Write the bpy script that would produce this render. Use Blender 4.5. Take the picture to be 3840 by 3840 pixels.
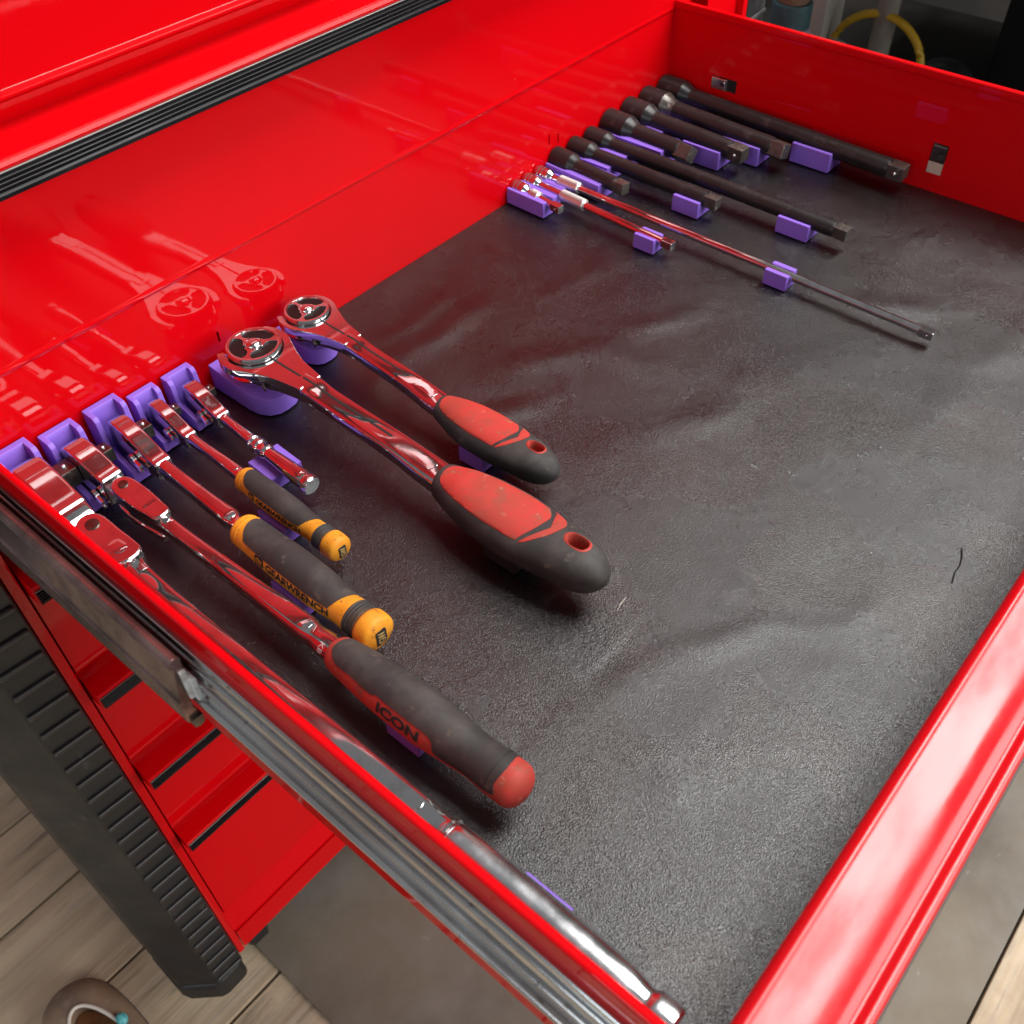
import bpy, bmesh, math, random
from mathutils import Vector, Matrix, noise

random.seed(7)
S = bpy.context.scene
for o in list(bpy.data.objects):
    bpy.data.objects.remove(o, do_unlink=True)
COL = S.collection

# ------------------------------------------------------------------ camera
cd = bpy.data.cameras.new('camera')
cam = bpy.data.objects.new('camera', cd)
COL.objects.link(cam)
R0 = Vector((0.6487604, -0.7606545, -0.02268635))      # camera right, in world axes
R1 = Vector((-0.56727624, -0.46352709, -0.68069105))   # camera down
R2 = Vector((0.50725498, 0.45447483, -0.73221924))     # camera forward
CAM = Vector((-0.80276585, -0.50213608, 0.43014689))
m = Matrix.Identity(4)
for i in range(3):
    m[i][0], m[i][1], m[i][2], m[i][3] = R0[i], -R1[i], -R2[i], CAM[i]
cam.matrix_world = m
cd.sensor_width = 36
cd.lens = 3690 / 3840 * 36
cd.clip_start, cd.clip_end = .02, 60
cd.dof.use_dof = True
cd.dof.focus_distance = .62
cd.dof.aperture_fstop = 15
S.camera = cam

# ------------------------------------------------------------------ world, lamps, exposure
W = bpy.data.worlds.new('World')
S.world = W
W.use_nodes = True
W.node_tree.nodes['Background'].inputs[0].default_value = (.96, .97, 1, 1)
W.node_tree.nodes['Background'].inputs[1].default_value = .20

def area(name, loc, target, sx, sy, power, color):
    l = bpy.data.lights.new(name, 'AREA')
    l.shape = 'RECTANGLE'; l.size, l.size_y = sx, sy
    l.energy = power; l.color = color
    o = bpy.data.objects.new(name, l); COL.objects.link(o)
    o.location = loc
    o.rotation_euler = (Vector(target) - Vector(loc)).to_track_quat('-Z', 'Y').to_euler()
    return o
area('door_daylight', (.75, -3.3, 1.2), (-.3, 0, 0), 3.0, 2.4, 150, (1, .985, .97))
area('ceiling_light', (1.0, -.78, 2.35), (1.0, -.78, 0), 2.6, 1.0, 150, (1, .98, .955))

area('side_window', (-3.0, -.7, .72), (-.5, -.4, .2), 1.3, 1.6, 22, (.86, .95, 1))
S.view_settings.view_transform = 'Standard'
S.view_settings.look = 'None'
S.view_settings.gamma = 1
S.view_settings.exposure = 0
S.view_settings.use_curve_mapping = False
S.render.engine = 'CYCLES'

# ------------------------------------------------------------------ materials
def mat(name, col, rough=.5, metal=0., coat=0., coat_r=.04, spec=.5, var=(), rvar=None, bump=(), cvar=None):
    """var: (colour, scale, lo, hi, stretch) layers mixed in by noise; rvar: (scale, lo, hi); bump: (scale, strength, distance, detail)"""
    M = bpy.data.materials.new(name); M.use_nodes = True
    nt = M.node_tree; N = nt.nodes; L = nt.links
    b = N['Principled BSDF']
    b.inputs['Roughness'].default_value = rough
    b.inputs['Metallic'].default_value = metal
    b.inputs['Coat Weight'].default_value = coat
    b.inputs['Coat Roughness'].default_value = coat_r
    b.inputs['Specular IOR Level'].default_value = spec
    tc = N.new('ShaderNodeTexCoord')
    def noise_n(scale, detail=4, stretch=None, rough_=.6):
        n = N.new('ShaderNodeTexNoise'); n.inputs['Scale'].default_value = scale
        n.inputs['Detail'].default_value = detail; n.inputs['Roughness'].default_value = rough_
        src = tc.outputs['Object']
        if stretch:
            mp = N.new('ShaderNodeMapping'); mp.inputs['Scale'].default_value = stretch
            L.new(src, mp.inputs[0]); src = mp.outputs[0]
        L.new(src, n.inputs['Vector'])
        return n
    cur = N.new('ShaderNodeRGB'); cur.outputs[0].default_value = (*col, 1); out = cur.outputs[0]
    for v in var:
        c2, sc, lo, hi = v[:4]; st = v[4] if len(v) > 4 else None
        n = noise_n(sc, 6, st)
        mr = N.new('ShaderNodeMapRange'); mr.inputs[1].default_value = lo; mr.inputs[2].default_value = hi
        L.new(n.outputs[0], mr.inputs[0])
        mx = N.new('ShaderNodeMix'); mx.data_type = 'RGBA'
        L.new(mr.outputs[0], mx.inputs[0]); L.new(out, mx.inputs[6]); mx.inputs[7].default_value = (*c2, 1)
        out = mx.outputs[2]
    L.new(out, b.inputs['Base Color'])
    if rvar:
        n = noise_n(rvar[0], 5)
        mr = N.new('ShaderNodeMapRange'); mr.inputs[1].default_value = .35; mr.inputs[2].default_value = .7
        mr.inputs[3].default_value = rvar[1]; mr.inputs[4].default_value = rvar[2]
        L.new(n.outputs[0], mr.inputs[0]); L.new(mr.outputs[0], b.inputs['Roughness'])
    if cvar:
        n = noise_n(cvar[0], 6, cvar[3] if len(cvar) > 3 else None)
        mr = N.new('ShaderNodeMapRange'); mr.inputs[1].default_value = .38; mr.inputs[2].default_value = .72
        mr.inputs[3].default_value = cvar[1]; mr.inputs[4].default_value = cvar[2]
        L.new(n.outputs[0], mr.inputs[0]); L.new(mr.outputs[0], b.inputs['Coat Roughness'])
    prev = None
    for bp in bump:
        sc, st, di, de = bp[:4]
        n = noise_n(sc, de, bp[4] if len(bp) > 4 else None)
        bu = N.new('ShaderNodeBump'); bu.inputs['Strength'].default_value = st; bu.inputs['Distance'].default_value = di
        L.new(n.outputs[0], bu.inputs['Height'])
        if prev: L.new(prev, bu.inputs['Normal'])
        prev = bu.outputs[0]
    if prev:
        L.new(prev, b.inputs['Normal'])
        if coat: L.new(prev, b.inputs['Coat Normal'])
    return M

RED = mat('red_paint', (.575, .0005, .0032), .6, coat=.48, coat_r=.03, spec=.02, cvar=(16, .018, .085),
          var=[((.53, .0004, .003), 5, .4, .75)], bump=[(160, .03, .0004, 2)])
REDW = mat('red_paint_worn', (.56, .0015, .006), .5, coat=.95, coat_r=.2, spec=.05, cvar=(34, .12, .42, (.35, 1, 1)),
           var=[((.52, .002, .006), 9, .4, .75)], bump=[(90, .03, .0006, 3), (900, .03, .0002, 2, (.15, 1, 1))])
CHROME = mat('chrome', (.62, .62, .63), .05, metal=.98, rvar=(38, .025, .11),
             var=[((.38, .37, .36), 60, .52, .78)], bump=[(900, .02, .0001, 2)])
SATIN = mat('brushed_chrome', (.80, .81, .83), .22, metal=1, rvar=(60, .14, .30), bump=[(300, .12, .0002, 5, (1, .12, 1))])
KNURL = mat('knurled_steel', (.78, .77, .74), .42, metal=1)
STEEL = mat('dark_drive_steel', (.17, .16, .14), .32, metal=1, rvar=(200, .25, .45), var=[((.09, .085, .08), 150, .4, .7)])
ZINC = mat('zinc_slide', (.72, .74, .75), .12, metal=.97, rvar=(25, .08, .26), var=[((.40, .30, .27), 14, .48, .70, (1, .3, 1)), ((.10, .06, .05), 160, .62, .74)], bump=[(220, .06, .0003, 4)])
GREASY = mat('greasy_slide', (.30, .19, .175), .22, metal=.75, rvar=(60, .10, .36), var=[((.30, .26, .24), 130, .60, .75), ((.05, .03, .028), 30, .4, .7)], bump=[(500, .12, .0003, 4)])
OXIDE = mat('black_oxide', (.013, .0125, .0125), .45, spec=.36, rvar=(70, .33, .47), var=[((.055, .048, .044), 120, .58, .80)], bump=[(1400, .05, .0001, 2)])
OXIDEW = mat('worn_black_oxide', (.085, .077, .068), .36, metal=.5, rvar=(120, .28, .46), var=[((.32, .30, .26), 260, .58, .74), ((.04, .036, .032), 90, .5, .75)], bump=[(700, .18, .0003, 4)])
PURPLE = mat('purple_print', (.235, .125, .60), .5, spec=.35, var=[((.205, .105, .53), 30, .4, .7)], bump=[(1500, .07, .0001, 1, (.2, .2, 2.2))])
BLACKPRINT = mat('black_print', (.018, .018, .02), .5)
RUBBER = mat('grip_black_rubber', (.029, .027, .026), .62, spec=.35, rvar=(60, .55, .72), var=[((.06, .054, .049), 45, .46, .70), ((.13, .10, .075), 120, .62, .76)], bump=[(1500, .12, .0001, 2)])
GRIPRED = mat('grip_red_rubber', (.44, .036, .027), .62, spec=.35, var=[((.31, .045, .03), 40, .42, .66), ((.20, .065, .04), 75, .54, .70), ((.60, .22, .15), 150, .62, .82), ((.10, .05, .035), 60, .62, .78)], bump=[(1300, .15, .0001, 3)])
ORANGE = mat('grip_orange_rubber', (.72, .29, .018), .55, spec=.35, var=[((.52, .18, .012), 60, .45, .70), ((.12, .05, .015), 420, .62, .70), ((.10, .045, .02), 110, .63, .74)], bump=[(900, .25, .0002, 3)])
INK = mat('black_lettering', (.012, .012, .012), .6)
GOLDINK = mat('gold_lettering', (.45, .30, .10), .5)
PALEINK = mat('pale_etching', (.5, .42, .42), .4)
PLASTIC = mat('black_bumper_plastic', (.009, .009, .0095), .47, rvar=(30, .38, .6), var=[((.018, .017, .018), 25, .45, .75), ((.10, .095, .09), 60, .63, .74, (1, 1, .18))], bump=[(900, .10, .0002, 3)])
RIBP = mat('scuffed_rib_plastic', (.024, .023, .024), .36, rvar=(30, .3, .5), var=[((.06, .057, .055), 60, .5, .75)])
TRIM = mat('black_pull_trim', (.004, .004, .005), .26, spec=.3, rvar=(40, .2, .34), var=[((.03, .03, .033), 160, .66, .74)])
ALU = mat('trim_aluminium', (.16, .155, .15), .42, metal=.8)
WHITEPL = mat('white_nylon', (.55, .55, .53), .5, var=[((.25, .22, .18), 150, .45, .7)])
BEIGE = mat('beige_tab', (.55, .48, .38), .6)
DIALBLACK = mat('dial_black', (.006, .0055, .0055), .4, spec=.25, rvar=(80, .3, .55), var=[((.06, .05, .04), 200, .62, .75)])
DARK = mat('dark_gap', (.004, .004, .004), .8)

# drawer liner: black grained vinyl with dust, scuffs and soft wrinkles
LINER = mat('black_leather_liner', (.0022, .0019, .0020), .29, spec=.78, rvar=(11, .22, .34),
            var=[((.0065, .0055, .0055), 7, .45, .75), ((.016, .015, .014), 30, .55, .85), ((.055, .052, .05), 60, .68, .80, (1, .16, 1)), ((.05, .047, .045), 50, .69, .80, (.2, 1, 1)), ((.30, .28, .25), 420, .765, .79)],
            bump=[(26, .20, .0035, 2), (1500, .62, .0006, 1.2), (3600, .25, .0003, 1)])

# ------------------------------------------------------------------ helpers (millimetres in, metres out)
MM = .001
def finish(bm, ang=38):
    bmesh.ops.remove_doubles(bm, verts=bm.verts, dist=1e-4)
    bmesh.ops.recalc_face_normals(bm, faces=bm.faces)
    lim = math.radians(ang)
    for f in bm.faces: f.smooth = True
    for e in bm.edges:
        if len(e.link_faces) == 2:
            e.smooth = e.calc_face_angle(0) < lim
        else:
            e.smooth = False

def obj(name, bm, material, parent=None, ang=38, fin=True):
    if fin: finish(bm, ang)
    bmesh.ops.scale(bm, vec=(MM, MM, MM), verts=bm.verts)
    me = bpy.data.meshes.new(name); bm.to_mesh(me); bm.free()
    me.materials.append(material)
    o = bpy.data.objects.new(name, me); COL.objects.link(o)
    if parent: o.parent = parent
    if ang < 45:
        w = o.modifiers.new('wn', 'WEIGHTED_NORMAL'); w.keep_sharp = True; w.weight = 70
    return o

def tag(o, label, cat, group=None, kind=None):
    o['label'] = label; o['category'] = cat
    if group: o['group'] = group
    if kind: o['kind'] = kind
    return o

def thing(name, label, cat, loc=(0, 0, 0), rz=0, group=None):
    o = bpy.data.objects.new(name, None); COL.objects.link(o)
    o.empty_display_size = .02
    o.location = Vector(loc) * MM; o.rotation_euler = (0, 0, rz)
    return tag(o, label, cat, group)

def struct(o):
    o['kind'] = 'structure'; return o

def bev(bm, geom_faces, w, seg=2, ang=25):
    if w <= 0: return
    es = set()
    for f in geom_faces:
        for e in f.edges: es.add(e)
    lim = math.radians(ang)
    es = [e for e in es if len(e.link_faces) == 2 and e.calc_face_angle(0) > lim]
    bmesh.ops.bevel(bm, geom=es, offset=w, offset_type='OFFSET', segments=seg, profile=.5, affect='EDGES', clamp_overlap=True)

def box(bm, x0, x1, y0, y1, z0, z1, b=0, seg=2):
    v = [bm.verts.new((x, y, z)) for x in (x0, x1) for y in (y0, y1) for z in (z0, z1)]
    q = [(0, 1, 3, 2), (4, 6, 7, 5), (0, 4, 5, 1), (2, 3, 7, 6), (0, 2, 6, 4), (1, 5, 7, 3)]
    fs = [bm.faces.new([v[i] for i in k]) for k in q]
    bmesh.ops.recalc_face_normals(bm, faces=fs)
    bev(bm, fs, b, seg)

def prism(bm, poly, a0, a1, axis='x', b=0, seg=2, ang=25):
    """extrude a 2-D outline; axis x: (y,z)   axis z: (x,y)   axis y: (x,z)"""
    def P(p, a):
        return {'x': (a, p[0], p[1]), 'y': (p[0], a, p[1]), 'z': (p[0], p[1], a)}[axis]
    A = [bm.verts.new(P(p, a0)) for p in poly]; B = [bm.verts.new(P(p, a1)) for p in poly]
    fs = [bm.faces.new(A), bm.faces.new(B[::-1])]
    n = len(poly)
    for i in range(n):
        j = (i + 1) % n
        fs.append(bm.faces.new((A[j], A[i], B[i], B[j])))
    bmesh.ops.recalc_face_normals(bm, faces=fs)
    bev(bm, fs, b, seg, ang)

def lathe(bm, prof, cx=0, cz=0, n=32, axis='u', base=(0, 0, 0)):
    """prof: (distance, radius). axis u runs to -Y from the origin; z runs up; x runs to +X."""
    rings = []
    for d, r in prof:
        ring = []
        if r < 1e-5:
            ring = [None]
        for k in range(n):
            t = 2 * math.pi * k / n
            c, s = r * math.cos(t), r * math.sin(t)
            if axis == 'u': p = (cx + c, -d, cz + s)
            elif axis == 'z': p = (base[0] + c, base[1] + s, base[2] + d)
            else: p = (base[0] + d, base[1] + c, base[2] + s)
            if r < 1e-5:
                ring = [bm.verts.new(p)]; break
            ring.append(bm.verts.new(p))
        rings.append(ring)
    for a, b_ in zip(rings, rings[1:]):
        if len(a) == 1 and len(b_) == 1: continue
        for k in range(n):
            j = (k + 1) % n
            if len(a) == 1: bm.faces.new((a[0], b_[k], b_[j]))
            elif len(b_) == 1: bm.faces.new((a[k], a[j], b_[0]))
            else: bm.faces.new((a[k], a[j], b_[j], b_[k]))
    for r in (rings[0], rings[-1]):
        if len(r) > 2: bm.faces.new(r)

def interp(keys, u):
    """smooth (monotone hermite) interpolation of tuples keyed by u"""
    if u <= keys[0][0]: return keys[0][1:]
    if u >= keys[-1][0]: return keys[-1][1:]
    for i in range(len(keys) - 1):
        if keys[i][0] <= u <= keys[i + 1][0]: break
    def slope(j, c):
        if j <= 0 or j >= len(keys) - 1: return 0 if len(keys) > 2 else None
        d0 = (keys[j][c] - keys[j - 1][c]) / (keys[j][0] - keys[j - 1][0])
        d1 = (keys[j + 1][c] - keys[j][c]) / (keys[j + 1][0] - keys[j][0])
        return 0 if d0 * d1 <= 0 else 2 * d0 * d1 / (d0 + d1)
    h = keys[i + 1][0] - keys[i][0]; t = (u - keys[i][0]) / h
    out = []
    for c in range(1, len(keys[0])):
        a, b_ = keys[i][c], keys[i + 1][c]
        m0, m1 = slope(i, c), slope(i + 1, c)
        if i == 0: m0 = (b_ - a) / h
        if i == len(keys) - 2: m1 = (b_ - a) / h
        out.append((2*t**3-3*t**2+1)*a + (t**3-2*t**2+t)*h*m0 + (-2*t**3+3*t**2)*b_ + (t**3-t**2)*h*m1)
    return out

def spt(keys, u, th, off=0):
    """point on a lofted grip: keys (u, cx, cz, hx, hz, exponent)"""
    cx, cz, hx, hz, n = interp(keys, u)
    c, s = math.cos(th), math.sin(th)
    return (cx + (hx + off) * math.copysign(abs(c) ** (2 / n), c), -u, cz + (hz + off) * math.copysign(abs(s) ** (2 / n), s))

def loft(bm, keys, nu=60, nth=40, us=None):
    u0, u1 = keys[0][0], keys[-1][0]
    us = us or [u0 + (u1 - u0) * i / nu for i in range(nu + 1)]
    rings = [[bm.verts.new(spt(keys, u, 2 * math.pi * k / nth)) for k in range(nth)] for u in us]
    for a, b_ in zip(rings, rings[1:]):
        for k in range(nth):
            j = (k + 1) % nth
            bm.faces.new((a[k], a[j], b_[j], b_[k]))
    bm.faces.new(rings[0]); bm.faces.new(rings[-1][::-1])

def drape(bm, mapper, dp, dq, off, skirt=.5):
    """bm holds flat faces in (p,q); slice them finely and lay them on a surface"""
    bmesh.ops.triangulate(bm, faces=bm.faces)
    ps = [v.co.x for v in bm.verts]; qs = [v.co.y for v in bm.verts]
    for ax, lo, hi, st in ((0, min(ps), max(ps), dp), (1, min(qs), max(qs), dq)):
        k = lo + st
        while k < hi:
            co = [0, 0, 0]; no = [0, 0, 0]; co[ax] = k; no[ax] = 1
            bmesh.ops.bisect_plane(bm, geom=bm.verts[:] + bm.edges[:] + bm.faces[:], plane_co=co, plane_no=no, dist=1e-5)
            k += st
    flat = {v: (v.co.x, v.co.y) for v in bm.verts}
    bound = [e for e in bm.edges if len(e.link_faces) == 1]
    low = {}
    for e in bound:
        for v in e.verts:
            if v not in low: low[v] = bm.verts.new(mapper(*flat[v], off - skirt))
    for e in bound:
        a, b_ = e.verts
        bm.faces.new((a, b_, low[b_], low[a]))
    for v, (p, q) in flat.items(): v.co = mapper(p, q, off)

def flat_poly(pts):
    bm = bmesh.new(); bm.faces.new([bm.verts.new((p[0], p[1], 0)) for p in pts]); return bm

def spline(pts, n=8):
    """closed Catmull-Rom outline"""
    out = []; N = len(pts)
    for i in range(N):
        p0, p1, p2, p3 = (pts[(i + k - 1) % N] for k in range(4))
        for j in range(n):
            t = j / n
            out.append(tuple(.5 * (2*p1[c] + (p2[c]-p0[c])*t + (2*p0[c]-5*p1[c]+4*p2[c]-p3[c])*t*t + (3*p1[c]-p0[c]-3*p2[c]+p3[c])*t**3) for c in (0, 1)))
    return out

def rrect(x0, x1, y0, y1, r, n=6):
    out = []
    for cx, cy, a in ((x1 - r, y1 - r, 0), (x0 + r, y1 - r, 90), (x0 + r, y0 + r, 180), (x1 - r, y0 + r, 270)):
        for k in range(n + 1):
            t = math.radians(a + 90 * k / n)
            out.append((cx + r * math.cos(t), cy + r * math.sin(t)))
    return out

def text_bm(body, height, width, bold=.03):
    """flat lettering scaled to fit width x height, origin at lower left"""
    cu = bpy.data.curves.new('t', 'FONT'); cu.body = body; cu.size = 1; cu.offset = bold; cu.resolution_u = 3
    to = bpy.data.objects.new('t', cu); COL.objects.link(to)
    bpy.context.view_layer.update()
    me = to.evaluated_get(bpy.context.evaluated_depsgraph_get()).to_mesh()
    bm = bmesh.new(); bm.from_mesh(me)
    bpy.data.objects.remove(to, do_unlink=True); bpy.data.curves.remove(cu)
    xs = [v.co.x for v in bm.verts]; ys = [v.co.y for v in bm.verts]
    sx = width / (max(xs) - min(xs)); sy = height / (max(ys) - min(ys)); x0, y0 = min(xs), min(ys)
    for v in bm.verts: v.co = ((v.co.x - x0) * sx, (v.co.y - y0) * sy, 0)
    return bm

def tube(bm, pts, r, n=10, closed=False):
    P = [Vector(p) for p in pts]; N = len(P); rings = []
    for i, p in enumerate(P):
        a = P[(i - 1) % N] if closed or i else p; b_ = P[(i + 1) % N] if closed or i < N - 1 else p
        t = (b_ - a).normalized()
        s = t.cross(Vector((0, 0, 1)) if abs(t.z) < .9 else Vector((1, 0, 0))).normalized(); w = s.cross(t)
        rings.append([bm.verts.new(p + r * (math.cos(2*math.pi*k/n) * s + math.sin(2*math.pi*k/n) * w)) for k in range(n)])
    for i in range(N if closed else N - 1):
        a, b_ = rings[i], rings[(i + 1) % N]
        for k in range(n):
            bm.faces.new((a[k], a[(k+1) % n], b_[(k+1) % n], b_[k]))
    if not closed:
        bm.faces.new(rings[0]); bm.faces.new(rings[-1][::-1])

def new(): return bmesh.new()

# ================================================================== SETTING
FL = -800.   # floor height below the liner
WOOD = mat('weathered_plank', (.54, .42, .28), .75, var=[((.34, .26, .17), 9, .4, .7, (.25, 5, 1)), ((.46, .38, .29), 22, .5, .75, (.12, 6, 1)), ((.10, .075, .05), 16, .58, .74, (.35, 4, 1)), ((.22, .165, .11), 5, .5, .75)],
           bump=[(60, .5, .002, 5, (.06, 3, 1))])
MATG = mat('grey_mat', (.165, .138, .10), .72, var=[((.20, .185, .16), 7, .45, .7), ((.085, .072, .055), 4, .45, .7), ((.26, .25, .22), 60, .68, .76)], bump=[(60, .2, .001, 4)])
bm = new(); box(bm, -1600, 900, -1300, 900, FL - 60, FL - 22)
floor = struct(obj('floor', bm, DARK))
y = -1298.; k = 0
while y < 880:
    w = random.uniform(118, 150)
    bm = new(); box(bm, -1598, 898, y, y + w - 3.5, FL - 22, FL - random.uniform(0, 2.0), 2.2)
    obj('plank', bm, WOOD, floor)
    y += w; k += 1
bm = new(); prism(bm, rrect(-697, 880, -656, 860, 12), FL, FL + 5, 'z', 1.2)
tag(obj('floor_mat', bm, MATG), 'flat grey stained sheet lying on the plank floor under the tool chest', 'mat')

# dim workshop corner beyond the drawer
BROWNDARK = mat('dark_workshop_wall', (.030, .027, .024), .8, var=[((.055, .048, .042), 4, .45, .7)])
bm = new(); box(bm, 1900, 1950, -2600, 2400, FL - 20, 2300)
struct(obj('wall', bm, BROWNDARK))

# ================================================================== TOOL CHEST
chest = thing('tool_chest', 'large glossy red steel tool chest with black ribbed corner guards', 'tool chest', (-340, 0, FL))
ox, oz = 340, -FL          # chest local offset
def cpart(name, bm, material, parent=None, ang=38):
    bmesh.ops.translate(bm, vec=(ox, 0, oz), verts=bm.verts)
    o = obj(name, bm, material, parent or chest, ang)
    return o

def drawer_front(z_bot, z_strip, x0=-713.5, x1=30, bd=.5):
    """sheet drawer front: bend-in lower edge, flat face, ribbed black pull strip, rim and shelf"""
    p = 16.                                             # the pull stands this far proud of the panel
    zt = z_strip + p * (430 - z_strip) / 502.
    poly = [(14, z_bot - 20), (13, z_bot - 20.4), (2.0, z_bot - 3.2), (.4 - bd * .4, z_bot - 1.8), (-bd, z_bot - .3), (-bd, z_bot + .9), (-bd * .6, z_bot + 2.2), (0, z_bot + 3.4), (0, zt - 17), (-p + 3, zt - 14.4), (-p - 1.0, zt - 13.6), (-p, zt - 1.0), (-p - 2.2, zt - .2), (-p - 2.7, zt + 1.6),
            (-p - 2.0, zt + 3.6), (-p - .4, zt + 4.4), (-p + 2, zt + 4.6), (19, zt + 10.2), (21, zt + 10), (21, zt), (14, zt - 4)]
    bm = new(); prism(bm, poly, x0, x1)
    f = cpart('drawer_front', bm, RED, ang=25)
    bm = new()
    q = -p + 2.2
    pr = [(q - 2.2, zt - 13.4), (q - 4.6, zt - 13.6), (q - 5.2, zt - 11.2)]
    for k in range(4):
        zc = zt - 9.9 + k * 2.3
        pr += [(q - 5.0, zc - .62), (q - 5.7, zc - .3), (q - 5.85, zc), (q - 5.7, zc + .3), (q - 5.0, zc + .62)]
    pr += [(q - 5.2, zt - 1.4), (q - 2.0, zt - 1.2)]
    prism(bm, pr, x0 + 1, x1 - 1)
    t = cpart('pull_trim', bm, TRIM, ang=20); t.parent = f
    bm = new(); box(bm, x0 + 1, x1 - 1, q - 5.4, q - 2.0, zt - 1.2, zt - .3, .2, 1)
    t = cpart('trim_edge', bm, ALU); t.parent = f
    return f

drawer_front(86.8, 190.3)
drawer_front(221.5, 345, bd=1.8)
drawer_front(376, 470)
for zb, zs in ((-153.8, -63.7), (-279, -191.7), (-401.5, -320.), (-601, -442.)):
    drawer_front(zb, zs, -713.5, 24)
# bottom rail with its own shelf
bm = new(); prism(bm, [(16, -630), (1, -656), (-1.5, -654.5), (-2, -656.5), (-2, -695), (0, -697), (24, -697), (24, -630)], -714, 124)
cpart('bottom_rail', bm, RED, ang=25)
# frame posts
bm = new(); box(bm, -722.5, -715.2, -3, 30, -697, 520, .8); cpart('frame_post', bm, RED)
bm = new(); box(bm, 53, 124, 2, 34, -697, 520, 1.2); box(bm, 116, 124, -6, 2.02, -697, 520, 1); box(bm, 53, 64, -3, 2.02, -697, 520, 1); cpart('frame_post', bm, RED)
# carcass
bm = new(); box(bm, -738, -722.6, 6, 560, -690, 520, 1); cpart('side_panel', bm, RED)
bm = new(); box(bm, 110, 124, 34.2, 560, -690, 520, 1); cpart('side_panel', bm, RED)
bm = new(); box(bm, -722, 109, 548, 560, -690, 520, 1); cpart('back_panel', bm, RED)
bm = new(); box(bm, -738, 124, 0, 560, 520.5, 540, 4); cpart('top_panel', bm, RED)
bm = new(); box(bm, -722, 109, 26, 547, -690, -650, 1); cpart('bottom_panel', bm, RED)
bm = new(); box(bm, -722, 109, 300, 305, -640, 510); cpart('inner_back', bm, DARK)

def bumper(x_in, sgn):
    """moulded corner guard wrapping a front corner; x_in is the edge next to the frame post"""
    X = lambda d: x_in + sgn * d
    out = [(X(0), 4), (X(.6), -5), (X(3), -7), (X(33), -7), (X(36), -5.2), (X(62.5), 22), (X(65), 27), (X(65), 110), (X(20), 112), (X(17), 6)]
    bm = new(); prism(bm, out, -706, 520, 'z', 1.5, 2, 40)
    b_ = cpart('corner_bumper', bm, PLASTIC)
    z = 505.; i = 0
    rib = None
    while z > -700:
        if rib is None:
            bm = new(); box(bm, X(2.6) if sgn > 0 else X(34), X(34) if sgn > 0 else X(2.6), -9.8, -6.4, -2.7, 2.7, 1.9, 3)
            bmesh.ops.rotate(bm, cent=(X(18), -8, 0), matrix=Matrix.Rotation(math.radians(-5 * sgn), 3, 'Y'), verts=bm.verts)
            bmesh.ops.translate(bm, vec=(ox, 0, oz), verts=bm.verts)
            r = obj('rib', bm, RIBP, b_); rib = r
            r.location.z = z * MM
        else:
            r = rib.copy(); COL.objects.link(r); r.parent = b_; r.location = (0, 0, z * MM)
        z -= 24.5; i += 1
    bm = new()
    pts = [(X(1), 8), (X(2), -8), (X(33), -9), (X(40), -5), (X(63), 19), (X(67), 30), (X(66), 80), (X(22), 84)]
    prism(bm, pts, -746, -703, 'z', 7, 3, 30)
    ft = cpart('bumper_foot', bm, PLASTIC); ft.parent = b_
    return b_
bumper(-722.8, -1)
bumper(124.4, 1)
def caster(x, yy):
    bm = new(); lathe(bm, [(-13, 0), (-13, 40), (-10, 45), (10, 45), (13, 40), (13, 0)], axis='x', base=(x, yy, FL + 51), n=40)
    c = cpart('caster', bm, PLASTIC)
    bm = new(); box(bm, x - 20, x - 15, yy - 22, yy + 22, FL + 48, -697, 2); box(bm, x + 15, x + 20, yy - 22, yy + 22, FL + 48, -697, 2); box(bm, x - 30, x + 30, yy - 32, yy + 32, -701, -697.2, 1)
    f = cpart('caster_fork', bm, ZINC); f.parent = c
for x, yy in ((-690, 62), (70, 62), (-690, 500), (70, 500)): caster(x, yy)
# cabinet half of the left runner
bm = new(); box(bm, -715, -713.4, 4, 290, 24, 68); cpart('runner_bracket', bm, ZINC)

# ================================================================== OPEN DRAWER
XL, XR, YF = -705.5, 0., -487.7
drawer = thing('open_drawer', 'open red steel drawer pulled fully out of the tool chest', 'drawer', (-353, -244, -8))
dx, dy, dz = 353, 244, 8
def dpart(name, bm, material, parent=None, ang=38):
    bmesh.ops.translate(bm, vec=(dx, dy, dz), verts=bm.verts)
    o = obj(name, bm, material, parent or drawer, ang); return o

def holed(bm, A, Bz, holes, f):
    """plate cut into cells; cells listed in holes are left open"""
    for i in range(len(A) - 1):
        for j in range(len(Bz) - 1):
            if (i, j) not in holes: f(bm, A[i], A[i + 1], Bz[j], Bz[j + 1])
bm = new(); box(bm, -709, 3, -518, 4, -6, -2.2); dpart('bottom_pan', bm, RED)
# back wall with two pairs of tab slits
xa = [XL - 2, -530.6, -529.0, -179.2, -177.6, -167.2, -165.6, XR + 1.5]; zz = [-2, 25, 28, 33.5, 36.5, 84.4]
bm = new(); holed(bm, xa, zz, {(1, 2), (1, 3), (3, 2), (3, 3), (5, 1), (5, 2)}, lambda b, a0, a1, z0, z1: box(b, a0, a1, .6, 2.2, z0, z1))
dpart('back_wall', bm, RED)
bm = new(); box(bm, XL, XR, .5, 3.2, 84.2, 85.6, .5); dpart('back_hem', bm, RED)
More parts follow.
